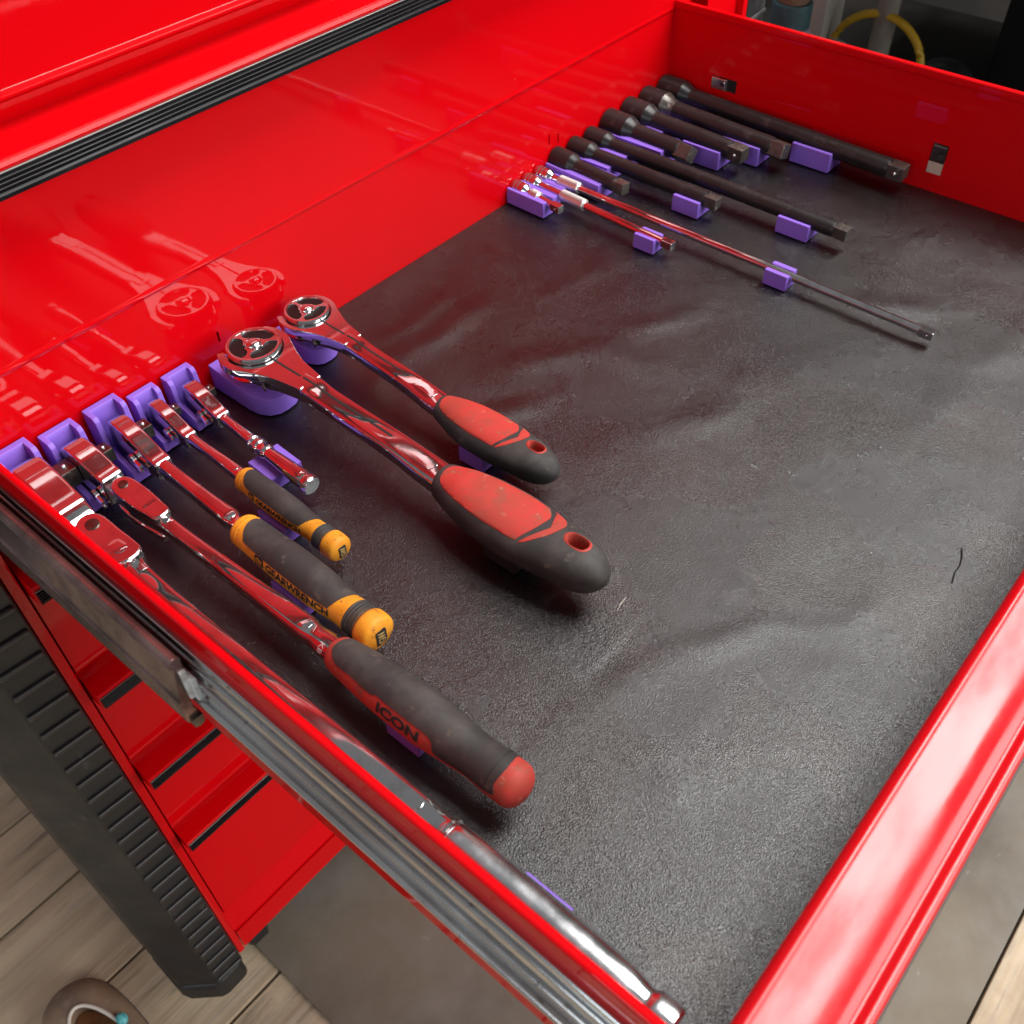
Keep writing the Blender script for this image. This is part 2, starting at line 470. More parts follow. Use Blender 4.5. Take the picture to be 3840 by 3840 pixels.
# right wall with two punched tab windows
ya = [YF, -272.2, -259, -73, -47.2, 24]; zz = [-2, 13.4, 24, 27.8, 39.5, 87]
bm = new(); holed(bm, ya, zz, {(1, 1), (1, 2), (1, 3), (3, 3)}, lambda b, a0, a1, z0, z1: box(b, 0, 1.3, a0, a1, z0, z1))
dpart('side_wall', bm, RED)
bm = new(); box(bm, -1.6, 3.4, YF, 26, 87, 94.3, 1.5, 3); dpart('side_hem', bm, RED)
bm = new(); box(bm, .6, 1.0, -73, -61, 28, 39.4); dpart('tab_window', bm, DARK)
bm = new(); box(bm, -2.0, -.4, -62, -47.6, 28.4, 38.6, .7); box(bm, -1.4, 1, -63.5, -61, 28.4, 38.6, .4); t = dpart('spring_tab', bm, SATIN)
bm = new(); lathe(bm, [(0, 0), (0, 2), (1.2, 1.8), (1.8, 0)][::-1], axis='x', base=(-2.6, -60, 34.5), n=16); k = dpart('rivet', bm, CHROME); k.parent = t
bm = new(); prism(bm, [(-.3, 24), (-1.9, 27), (-2.0, 37.6), (-1.0, 38.8), (.2, 38.4), (.6, 26)], -271.4, -260.2, 'y', .3)
dpart('spring_tab', bm, STEEL)
bm = new(); prism(bm, [(.9, 13.6), (1.1, 13.6), (-.2, 24), (-.6, 24)], -271.8, -259.4, 'y'); dpart('retainer_tab', bm, BEIGE)
bm = new(); box(bm, 2.4, 9, -486, 20, 8, 46, 1.5); dpart('slide_member', bm, ZINC)
# left wall
bm = new(); box(bm, -709.3, -707.6, YF, 24, -2, 88); dpart('side_wall', bm, RED)
bm = new(); box(bm, -709.6, -705.5, YF, 26, 87.6, 94.3, 1.6, 3); dpart('side_hem', bm, RED)
# front wall: rolled top, flat lip, groove, bead and outer face with trim strip
fp = [(-487.7, -2), (-487.7, 82), (-488.2, 84.6), (-489.6, 86.5), (-491.0, 87.5), (-491.9, 87.7), (-492.6, 87.4), (-494, 87.2), (-502, 87.1), (-505, 86.95), (-508, 86.6), (-511, 86.05), (-513.5, 85.3), (-515.4, 84.5), (-516.6, 83.7), (-517.5, 83.3), (-518.6, 83.5), (-519.8, 84.3),
      (-521.4, 84.9), (-522.6, 84.3), (-523.2, 83.0), (-523.2, 73), (-524.3, 72), (-524.3, 57), (-523, 56), (-523, -48), (-519, -48), (-519, -2)]
bm = new(); prism(bm, fp, -718, 28); front = dpart('drawer_front', bm, REDW, ang=50)
bm = new()
pr = [(-524.2, 57.6), (-524.9, 57.8)]
for k in range(4):
    zc = 60.2 + k * 2.4
    pr += [(-525, zc - 1.1), (-525.4, zc), (-525, zc + 1.1)]
pr += [(-525, 70.4), (-524.2, 70.8)]
prism(bm, pr, -715, 25); t = dpart('pull_trim', bm, TRIM, ang=20); t.parent = front
# left runner: drawer member (bright zinc, pressed ribs) and the extended intermediate member
def channel(x0, pts): return [(x0 - a, z) for a, z in pts]
ridges = [(0, 76.4)]
for (p, z, r) in ((1.3, 75.2, 1.3), (2.6, 67.5, 1.5), (4.6, 58.5, 1.9), (7.2, 48.5, 2.5)):
    for k in range(9):
        a = math.radians(105 - 210 * k / 8 if False else 110 - 200 * k / 8)
        ridges.append((p - .2 + r * .8 * math.cos(a) * 1.0, z + r * math.sin(a)))
ridges += [(6.0, 44.4), (5.6, 46.2), (0, 47)]
prof = channel(-709.4, ridges)
bm = new(); prism(bm, prof, -486, 20, 'y'); dpart('slide_member', bm, ZINC, ang=30)
pc = [(4.2, 66)]
for (cx_, cz_, r_, a0, a1) in ((7.0, 78, 3.4, 200, -60), (10.4, 52, 2.2, 60, -20), (9.4, 38.5, 3.4, 20, -190)):
    for k in range(10):
        a = math.radians(a0 + (a1 - a0) * k / 9); pc.append((cx_ + r_ * math.cos(a), cz_ + r_ * math.sin(a)))
prof2 = channel(-712.4, pc + [(7.0, 44), (7.4, 66)])
bm = new(); prism(bm, prof2, -229, 24, 'y', .25, 1); sm = dpart('slide_carriage', bm, GREASY, ang=30)
bm = new(); box(bm, -719.6, -716.6, -231, -222, 52, 72, .6); box(bm, -717.4, -714.6, -233, -224, 44, 66, .6); w_ = dpart('ball_retainer', bm, WHITEPL); w_.parent = sm
bm = new(); prism(bm, channel(-713.2, [(4.6, 38.5), (9.9, 38.5), (10.2, 33), (7.4, 31.8), (4.8, 32.6)]), -231, -221, 'y', .3); w_ = dpart('stop_lip', bm, STEEL); w_.parent = sm

# ================================================================== LINER
WR = [([(-591, -349), (-554, -363), (-525, -370), (-502, -382), (-478, -397), (-466, -419), (-450, -429), (-427, -431), (-408, -430)], 9, .85),
      ([(-471, -350), (-470, -384), (-477, -393)], 6, 1.0), ([(-590, -390), (-597, -405), (-612, -420)], 8, 1.0), ([(-505, -431), (-477, -437)], 8, .9),
      ([(-500, -90), (-460, -83), (-405, -79), (-334, -84)], 12, 1.5), ([(-450, -50), (-403, -54), (-353, -60)], 9, 1.4),
      ([(-414, -141), (-385, -153), (-349, -184), (-340, -223)], 13, 1.5), ([(-490, -150), (-453, -163), (-407, -194)], 12, 1.4),
      ([(-330, -175), (-251, -220)], 12, 1.2), ([(-191, -275), (-179, -310), (-143, -355)], 12, 1.2), ([(-330, -110), (-250, -120)], 11, 1.0),
      ([(-420, -250), (-360, -280), (-280, -290)], 14, 1.1), ([(-300, -400), (-200, -390), (-120, -420)], 15, 1.0), ([(-120, -280), (-40, -300)], 13, .9)]
def wrinkle(x, yy):
    h = 0
    px = x + 7 * noise.noise(Vector((x * .018, yy * .018, 1.7))); py = yy + 7 * noise.noise(Vector((x * .018, yy * .018, 5.2)))
    for pts, wd, amp in WR:
        best = 1e9
        for (ax, ay), (bx, by) in zip(pts, pts[1:]):
            ex, ey = bx - ax, by - ay
            t = max(0, min(1, ((px - ax) * ex + (py - ay) * ey) / (ex * ex + ey * ey)))
            d2 = (px - ax - t * ex) ** 2 + (py - ay - t * ey) ** 2
            if d2 < best: best = d2
        e = min(math.hypot(px - pts[0][0], py - pts[0][1]), math.hypot(px - pts[-1][0], py - pts[-1][1]))
        if best < wd * wd * 6: h += 1.2 * amp * math.exp(-best / (wd * wd)) * min(1, .15 + e / 34) * (.75 + .5 * noise.noise(Vector((x * .03, yy * .03, 2.2))))
    h += .55 * noise.noise(Vector((x * .017, yy * .017, 3.1))) + .5 * noise.noise(Vector((x * .008 + .5 * yy * .008, yy * .02, 8.7)))
    return h
bm = new()
nx, ny = 300, 210
gx = [XL + 2.6 + (XR - XL - 3.2) * i / nx for i in range(nx + 1)]; gy = [.2 + (YF - .6) * j / ny for j in range(ny + 1)]
V = []
for j, yy in enumerate(gy):
    row = []
    for i, x in enumerate(gx):
        left = min(1, max(0, (x + 520 + (yy + 330) * .12) / 60)) if yy > -340 else min(1, max(0, (x + 640) / 60))
        right = 1 - min(1, max(0, (x + 250) / 50)) * (1 if yy > -270 else max(0, 1 - (-270 - yy) / 30))
        edge = min(1, min(-yy, yy - YF, x - XL, XR - x) / 18 + .05)
        row.append(bm.verts.new((x, yy, -.9 + max(-.8, (wrinkle(x, yy) + .1) * left * right * edge))))
    V.append(row)
for j in range(ny):
    for i in range(nx):
        bm.faces.new((V[j][i], V[j][i + 1], V[j + 1][i + 1], V[j + 1][i]))
lo = [[bm.verts.new((gx[i], gy[j], -2.1)) for i in (0, nx)] for j in (0, ny)]
bm.faces.new((lo[0][0], lo[0][1], lo[1][1], lo[1][0]))
liner = obj('drawer_liner', bm, LINER, fin=True, ang=180)
bm = new(); tube(bm, [(-364, -452, -.2), (-371, -455, .1), (-377, -456.4, .2), (-383, -456.2, .1), (-391, -458, -.2)], .4, 6); obj('slit', bm, DARK, liner)
tag(liner, 'wrinkled black leather-grain liner covering the bottom of the open drawer', 'drawer liner')

# ================================================================== RATCHETS HELD ON EDGE
def head_poly(uc, zc, r, un, hn, h0=70, n=14):
    top = []
    a0 = math.radians(h0)
    u1, z1 = uc + r * math.cos(a0), r * math.sin(a0)
    for k in range(n + 1):
        t = k / n; s = t * t * (3 - 2 * t)
        top.append((u1 + (un - u1) * t, z1 + (hn - z1) * s))
    arc = []
    m_ = 26
    for k in range(1, m_):
        a = a0 + (2 * math.pi - 2 * a0) * k / m_
        arc.append((uc + r * math.cos(a), r * math.sin(a)))
    pts = [(u, z) for u, z in reversed(top)] + arc + [(u, -z) for u, z in top]
    return [(-u, zc + z) for u, z in pts]

def square_drive(parent, x, uc, zc, s, L_, ball_top=True, mt=None):
    bm = new(); box(bm, x, x + L_, -uc - s / 2, -uc + s / 2, zc - s / 2, zc + s / 2, s * .09, 2)
    d = obj('square_drive', bm, mt or STEEL, parent)
    bm = new(); bmesh.ops.create_uvsphere(bm, u_segments=14, v_segments=8, radius=s * .14, matrix=Matrix.Translation((x + L_ * .6, -uc, zc + s / 2)))
    obj('detent_ball', bm, CHROME, d)
    bm = new(); lathe(bm, [(0, s * .66), (1.2, s * .66), (1.3, s * .6)], axis='x', base=(x - .6, -uc, zc), n=28); obj('drive_collar', bm, STEEL, parent)

def lever(parent, x, u, z, sc=1.):
    bm = new()
    lathe(bm, [(0, 0), (0, 3.6 * sc), (2.4 * sc, 3.4 * sc), (3.0 * sc, 2.6 * sc), (3.0 * sc, 0)][::-1], axis='x', base=(x - 3 * sc, -u, z), n=18)
    for dz_ in (-2.6, 1.0):
        tube(bm, [(x - 1.7 * sc, -u - 1, z + dz_ * .5 * sc), (x - 2.2 * sc, -u - 9 * sc, z + (dz_ - 1.5) * sc)], 1.35 * sc, 8)
    obj('reversing_lever', bm, SATIN, parent)

def panel(parent, keys, u0, u1, hw, mt, name='shaft_panel', off=.45):
    """rounded raised panel on the upper face of a shaft"""
    def mp(p, q, o):
        cx, cz, hx, hz, n = interp(keys, p)
        c = max(-.98, min(.98, (q / hx)))
        zz_ = hz * (1 - abs(c) ** n) ** (1 / n)
        return (cx + q, -p, cz + zz_ + o)
    bm = flat_poly(rrect(u0, u1, -hw, hw, hw * .8))
    drape(bm, mp, (u1 - u0) / 24, hw / 2.5, off, .6)
    return obj(name, bm, mt, parent, 50)

def clamp_grip(keys, body_mat, parent, nu=110, nth=48, name='grip'):
    bm = new(); loft(bm, keys, nu, nth); return obj(name, bm, body_mat, parent, 50)

def ends(u0, u1, cx, cz, mids, e0, e1, n=2):
    """grip keys with rounded ends; mids (u, hx, hz)"""
    ks = []
    u, hx, hz = mids[0]
    for t in (0, .12, .35, .7, 1): ks.append((u0 + e0 * t, cx, cz, hx * math.sqrt(max(.30, 1 - (1 - t) ** 2)) if t < 1 else hx, hz * math.sqrt(max(.30, 1 - (1 - t) ** 2)) if t < 1 else hz, n))
    for u, hx, hz in mids[1:]: ks.append((u, cx, cz, hx, hz, n))
    u, hx, hz = mids[-1]
    for t in (.3, .55, .75, .9, .97, 1): ks.append((u1 - e1 * (1 - t), cx, cz, hx * math.sqrt(max(.004, 1 - t * t)), hz * math.sqrt(max(.004, 1 - t * t)), n))
    return ks

def surf_map(keys, R_):
    """(p = along, q = arc length about the grip measured from the top, positive to the left/-X)"""
    return lambda p, q, o: spt(keys, p, math.pi / 2 + q / R_, o)

# ---- 1: long all-chrome flex-head
t1 = thing('flex_ratchet', 'long all-chrome flex-head ratchet with smooth chrome barrel handle against the left drawer wall', 'ratchet', (-682.2, 0, 0), -.0078)
bm = new(); prism(bm, head_poly(27, 25, 19, 66, 12.5, 80), -9.2, 9.2, 'x', 2.2, 4, 30); obj('head', bm, CHROME, t1)
bm = new(); prism(bm, [(-60, 36.6), (-66, 36.2), (-72, 33.5), (-76, 31), (-76, 19), (-60, 13)], -8.6, 8.6, 'x', 2, 4, 30); obj('head_shoulder', bm, CHROME, t1)
bm = new(); prism(bm, rrect(-7.2, 7.2, -96, -70, 6), 20.5, 30, 'z', 1, 2); obj('tongue', bm, SATIN, t1)
bm = new()
yo = spline([(-8.2, -86), (-5.5, -79), (0, -76.5), (5.5, -79), (8.2, -86), (8.4, -100), (8.8, -114), (8.0, -121), (4, -124), (-4, -124), (-8.0, -121), (-8.8, -114), (-8.4, -100)], 5)
prism(bm, yo, 30.2, 37.5, 'z', 1.6, 3, 40); prism(bm, yo, 13, 20.2, 'z', 1.6, 3, 40); obj('yoke', bm, CHROME, t1)
kk = [(104, 0, 25.3, 8.6, 11.8, 3.2), (108, 0, 25.3, 9.2, 12.6, 2.8), (114, 0, 25.3, 9.6, 12.8, 2.5), (120, 0, 25.3, 8.4, 11.2, 2.3), (126, 0, 25.3, 6.4, 8.6, 2.4), (131, 0, 25.2, 5.7, 7.4, 2.6)]
bm = new(); loft(bm, kk, 24, 36); obj('knuckle', bm, CHROME, t1)
bm = new(); lathe(bm, [(0, 3.9), (1.0, 3.9), (1.0, 0)], axis='z', base=(0, -87, 37.2), n=28); obj('pivot_pin', bm, STEEL, t1)
ks = [(128, 0, 25.2, 5.6, 7.2, 3), (150, 0, 25.2, 5.2, 6.0, 3), (200, 0, 25.4, 5.4, 6.2, 3), (300, 0, 25.6, 6.4, 7.0, 3.4), (340, 0, 25.6, 6.9, 7.4, 3.2), (346, 0, 25.6, 6.9, 7.2, 2.6), (352, 0, 25.6, 7.6, 7.6, 2.2)]
bm = new(); loft(bm, ks, 70, 36); obj('shaft', bm, CHROME, t1)
panel(t1, ks, 172, 338, 3.4, CHROME)
bm = new(); lathe(bm, [(350, 6), (350, 7.6), (351, 7.9), (354, 8.2), (355, 7.8), (356, 8.4), (360, 8.6), (385, 9.1), (425, 9.3), (444, 9.2), (450, 8.7), (455, 7.6), (457, 7.3), (458.5, 7.5), (460, 8.6), (462, 9.0), (468, 9.1), (470, 8.6), (471, 7.5), (471.4, 0)], cz=25.4, n=48); obj('handle', bm, SATIN, t1, 30)
bm = new(); lathe(bm, [(352.4, 8.4), (353, 9.0), (354.4, 9.0), (355, 8.4)], cz=25.4, n=40); obj('handle_ring', bm, CHROME, t1)
square_drive(t1, 9.2, 27, 25, 12.7, 13)
# ---- 2: flex head, red and black grip
t2 = thing('flex_ratchet', 'chrome flex-head ratchet with thick charcoal and red rubber grip and red end cap', 'ratchet', (-653.5, 0, 0), .0165)
bm = new(); prism(bm, head_poly(27, 23, 16.5, 58, 10, 80), -7.2, 7.2, 'x', 1.9, 4, 30); obj('head', bm, CHROME, t2)
bm = new(); prism(bm, rrect(-5.6, 5.6, -78, -54, 5), 18.8, 27.2, 'z', .8, 2); obj('tongue', bm, SATIN, t2)
bm = new()
yo = spline([(-7.0, -70), (-5, -63.5), (0, -61), (5, -63.5), (7.0, -70), (7.2, -84), (6.2, -97), (4.5, -106), (-4.5, -106), (-6.2, -97), (-7.2, -84)], 5)
prism(bm, yo, 27.4, 33.2, 'z', 1.5, 3, 40); prism(bm, yo, 12.8, 18.6, 'z', 1.5, 3, 40); obj('yoke', bm, CHROME, t2)
kk = [(78, 0, 23, 6.8, 9.4, 3.4), (90, 0, 23, 6.4, 9.0, 3), (102, 0, 23, 5.2, 6.6, 2.8), (110, 0, 23.2, 4.6, 6, 2.8)]
bm = new(); loft(bm, kk, 16, 32); obj('knuckle', bm, CHROME, t2)
bm = new(); lathe(bm, [(0, 2.9), (.8, 2.9), (.8, 0)], axis='z', base=(0, -69, 33), n=24); obj('pivot_pin', bm, STEEL, t2)
bm = flat_poly(spline([(-3.2, -82), (0, -79), (3.2, -82), (4.4, -96), (2.4, -100.5), (-2.4, -100.5), (-4.4, -96)], 5)); drape(bm, lambda p, q, o: (p, q, 32.6 - max(0, -q - 92) * .12 + o), 3, 3, .9, 1); obj('yoke_panel', bm, CHROME, t2)
ks = [(104, 0, 23.1, 4.8, 6, 2.8), (120, 0, 23.2, 4.6, 5.6, 3), (170, 0, 23.4, 5.2, 6.2, 3), (222, 0, 23.6, 6.6, 7.0, 3.2), (230, 0, 23.6, 5.8, 6.2, 2.4), (233, 0, 23.6, 6.8, 6.8, 2), (246, 0, 23.6, 7.4, 7.4, 2)]
bm = new(); loft(bm, ks, 60, 32); obj('shaft', bm, CHROME, t2)
panel(t2, ks, 150, 226, 3.6, CHROME)
g2 = ends(240, 367, 0, 24, [(250, 9.6, 9.6), (262, 11.2, 11.2), (285, 12.8, 12.8), (305, 13.2, 13.2), (322, 11.8, 11.8), (338, 10.6, 10.6), (352, 11.2, 11.2), (359, 11.2, 11.2)], 8, 8)
grip = clamp_grip(g2, GRIPRED, t2)
sm2 = surf_map(g2, 11.5)
ov = spline([(246.5, 3), (248, -8), (253, -14), (280, -16), (320, -16), (352, -16), (354, -10), (355.5, 0), (354.5, 10), (354, 16), (330, 17.5), (321, 16.5), (318.5, 11.5), (312, 9.6), (290, 9.4), (282, 9.2), (279, 10.4), (265, 9.8), (254, 10.2), (249, 7.5)], 6)
bm = flat_poly(ov); drape(bm, sm2, 2.5, 2.2, .45, .7); obj('grip_cover', bm, RUBBER, grip, 60)
for a, b_ in ((349.6, 350.4),):
    bm = flat_poly([(a, -14), (b_, -14), (b_ + 1, 0), (b_, 14), (a, 14), (a + 1, 0)]); drape(bm, sm2, 2, 1.6, .62, .4); obj('grip_groove', bm, INK, grip, 60)
bm = text_bm('ICON', 5.2, 27, .035)
for v in bm.verts: v.co = (284.5 + v.co.x, 16.2 - v.co.y, 0)
drape(bm, sm2, 2, .9, .35, .4); obj('lettering', bm, INK, grip, 60)
bm = text_bm('KB', 5.5, 4.6, 0)
for v in bm.verts: v.co = (237.2 + v.co.y * .55, 3.0 + v.co.x * 1.35, 0)
drape(bm, surf_map(ks, 7), 1, 1, .12, .2); obj('etched_mark', bm, PALEINK, t2, 60)
square_drive(t2, 7.2, 27, 23, 9.5, 10); lever(t2, -7.4, 46, 17)
# ---- 3 and 4: fixed heads, orange and black grips
def gear_ratchet(label, x, rz, zc, hd, shaft, gk, ovl, ring, cap_u, drv, letters, group=None):
    t = thing('ratchet', label, 'ratchet', (x, 0, 0), rz, group)
    uc, r, un, th_ = hd
    bm = new(); prism(bm, head_poly(uc, zc, r, un, r * .42, 72), -th_ / 2, th_ / 2, 'x', th_ * .16, 4, 30); obj('head', bm, CHROME, t)
    bm = new(); loft(bm, shaft, 50, 32); obj('shaft', bm, CHROME, t)
    u0, u1 = shaft[0][0], shaft[-1][0]
    panel(t, shaft, u0 + (u1 - u0) * .38, u0 + (u1 - u0) * .88, shaft[-2][3] * .55, CHROME)
    g = clamp_grip(gk, ORANGE, t)
    Rr = max(k[3] for k in gk)
    smp = surf_map(gk, Rr)
    a, b_ = ovl
    q0 = Rr * math.radians(58); q1 = -Rr * math.radians(100)
    bm = flat_poly(spline([(a + 2.5, q1), (a - 1, q1 * .5), (a - .5, 0), (a + 3.5, q0 * .75), (a + 9, q0), (a + (b_ - a) * .5, q0 * 1.02), (b_ - 7, q0 * 1.02), (b_ - 3.5, q0 * .86), (b_ - .5, q0 * .2), (b_ + 1, -q0 * .3), (b_ + 2, q1 * .6), (b_ + 2, q1)], 6))
    drape(bm, smp, 2.4, Rr * .16, .4, .7); obj('grip_cover', bm, RUBBER, g, 60)
    for k in range(2):   # raised collar rings at the front of the grip
        uu = gk[2][0] + 1.2 + 2.6 * k
        rr = interp(gk, uu)[2]
        bm = new(); lathe(bm, [(uu - .8, rr - .3), (uu - .5, rr + .35), (uu + .5, rr + .35), (uu + .8, rr - .3)], cx=gk[2][1], cz=gk[2][2], n=44); obj('collar_ring', bm, ORANGE, g)
    ra, rb = ring
    rr = interp(gk, (ra + rb) / 2)[2]
    pf = [(ra, rr - .4)]
    nr = 5
    for k in range(nr):
        s0 = ra + (rb - ra) * k / nr; s1 = ra + (rb - ra) * (k + 1) / nr
        pf += [(s0 + .25, rr + .35), ((s0 + s1) / 2, rr + .75), (s1 - .25, rr + .35), (s1, rr - .05)]
    bm = new(); lathe(bm, pf, cx=gk[0][1], cz=gk[0][2], n=48); obj('ribbed_band', bm, RUBBER, g, 20)
    # lettering along the left flank
    tw, tu, th2 = letters
    bm = text_bm('GEARWRENCH', th2, tw, .03)
    for v in bm.verts: v.co = (tu + v.co.x, q0 * 1.02 + th2 + .9 - v.co.y, 0)
    drape(bm, smp, 2.2, th2 / 5, .22, .3); obj('lettering', bm, INK, g, 60)
    bw = th2 * 1.55
    bm = flat_poly(rrect(tu - bw - 2.2, tu - 2.2, q0 * 1.02 + .6, q0 * 1.02 + th2 + 1.4, 1.0)); drape(bm, smp, 1.2, th2 / 5, .2, .3); bd = obj('badge', bm, INK, g, 60)
    bm = text_bm('GW', th2 * .62, bw * .72, .0)
    for v in bm.verts: v.co = (tu - bw * .86 - 2.2 + v.co.x, q0 * 1.02 + th2 * .84 + .9 - v.co.y, 0)
    drape(bm, smp, 1.0, th2 / 5, .34, .25); obj('badge_letters', bm, ORANGE, g, 60)
    # badge on the end cap
    ue, rc = cap_u
    cx, cz = gk[0][1], gk[0][2]
    def capmap(p, q, o):
        d = math.hypot(p, q); return (cx + p, -(ue - .17 * (d / rc) ** 2.4 * rc) - o, cz + q)
    bm = flat_poly(rrect(-rc * .30, rc * .34, -rc * .62, rc * .42, rc * .12)); drape(bm, capmap, rc * .1, rc * .1, .25, .6); cb = obj('cap_badge', bm, INK, g, 60)
    bm = text_bm('GW', rc * .42, rc * .78, .0)
    for v in bm.verts: v.co = (rc * .23 - v.co.y, -rc * .48 + v.co.x, 0)
    drape(bm, capmap, rc * .1, rc * .1, .4, .3); obj('badge_letters', bm, GOLDINK, g, 60)
    s, L_ = drv
    square_drive(t, th_ / 2, uc, zc, s, L_)
    lever(t, -th_ / 2, uc + r * .95, zc - r * .15, s / 9.5)
    return t
def cap_keys(u_s, u_e, cx, cz, mids, cap0, capr):
    ks = [(u_s, cx, cz, mids[0][1] * .86, mids[0][1] * .86, 2), (u_s + .8, cx, cz, mids[0][1] * .97, mids[0][1] * .97, 2)]
    ks += [(u, cx, cz, r, r, 2) for u, r in mids]
    ks += [(cap0, cx, cz, capr * .985, capr * .985, 2), (cap0 + (u_e - cap0) * .35, cx, cz, capr, capr, 2), (cap0 + (u_e - cap0) * .70, cx, cz, capr * .975, capr * .975, 2), (u_e - 1.6, cx, cz, capr * .91, capr * .91, 2), (u_e - .7, cx, cz, capr * .80, capr * .80, 2), (u_e - .2, cx, cz, capr * .62, capr * .62, 2), (u_e, cx, cz, capr * .3, capr * .3, 2)]
    return ks
g3 = cap_keys(140, 254, 0, 23, [(142, 9.2), (146, 9.8), (150, 10.0), (165, 10.6), (185, 11.4), (205, 11.2), (220, 9.9), (228, 9.3), (233, 9.6), (236, 9.4), (243, 9.6)], 244, 10.9)
s3 = [(62, 0, 22, 4.8, 6.3, 2.6), (72, 0, 22, 4.3, 5.8, 2.8), (90, 0, 22.2, 4.4, 5.2, 3), (120, 0, 22.6, 5.2, 5.4, 3), (130, 0, 22.8, 5.6, 5.6, 2.8), (134, 0, 23, 4.6, 4.6, 2.2), (143, 0, 23, 6.2, 6.2, 2)]
gear_ratchet('chrome ratchet with large orange and charcoal grip, lettering readable along its orange stripe', -622.5, -.023, 22, (26, 15.5, 66, 11.4), s3, g3, (149, 227), (234, 244), (254, 10.9), (9.5, 10), (49, 175, 5.0))
g4 = cap_keys(104, 193, 0, 18.4, [(105.5, 6.9), (108, 7.3), (111, 7.4), (122, 8.0), (136, 8.4), (152, 8.0), (164, 7.0), (170, 6.7), (174, 7.0), (176, 6.9), (182, 7.0)], 183, 8.1)
s4 = [(50, 0, 17.6, 3.6, 5.0, 2.6), (58, 0, 17.6, 3.1, 4.4, 2.8), (72, 0, 17.8, 3.2, 3.9, 3), (92, 0, 18.1, 3.9, 4.1, 3), (99, 0, 18.3, 4.2, 4.2, 2.8), (106, 0, 18.4, 4.8, 4.8, 2)]
gear_ratchet('chrome ratchet with small slim orange and charcoal grip beside the short all-chrome ratchet', -594.8, -.024, 17.6, (20.5, 12.3, 53, 8.6), s4, g4, (110, 167), (174.5, 183), (193, 8.1), (6.35, 8), (38, 127, 3.4))
# ---- 5: small all-chrome ratchet
t5 = thing('ratchet', 'short all-chrome ratchet with ringed collar and round flared handle end', 'ratchet', (-568.6, 0, 0), -.047)
bm = new(); prism(bm, head_poly(22, 17, 12, 53, 5.0, 72), -5, 5, 'x', 1.5, 4, 30); obj('head', bm, CHROME, t5)
s5 = [(50, 0, 17, 4.4, 5.2, 2.6), (56, 0, 17, 3.2, 3.9, 2.8), (66, 0, 16.8, 3.3, 3.5, 3), (78, 0, 16.6, 3.8, 3.8, 2.6), (84, 0, 16.5, 4.0, 4.0, 2.2)]
bm = new(); loft(bm, s5, 30, 28); obj('shaft', bm, CHROME, t5); panel(t5, s5, 62, 81, 1.7, CHROME, off=.35)
bm = new(); lathe(bm, [(82, 3.6), (82.4, 4.8), (84, 5.3), (85, 4.6), (86, 4.4), (87, 5.2), (88.5, 5.6), (90, 5.2), (91, 4.5), (94, 4.4), (95, 4.9), (96.5, 5.3), (98, 4.8), (98.6, 4.4), (104, 4.5), (124, 5.6), (131, 5.7), (133.5, 4.6), (134.5, 4.7), (135.5, 6.1), (137.5, 6.5), (139.5, 6.1), (140, 5.4), (140, 0)], cz=16.4, n=44); h5 = obj('handle', bm, CHROME, t5, 30)
bm = new(); lathe(bm, [(139.8, 5.2), (140.3, 4.9), (140.5, 0)], cz=16.4, n=36); obj('end_face', bm, SATIN, t5)
kp = [(100, 0, 16.4, 4.5, 4.5, 2), (124, 0, 16.4, 5.6, 5.6, 2), (132, 0, 16.4, 5.6, 5.6, 2)]
panel(t5, kp, 103, 131, 2.2, CHROME, 'handle_panel', .3)
square_drive(t5, 5, 22, 17, 6.35, 8); lever(t5, -5, 34, 14, .8)

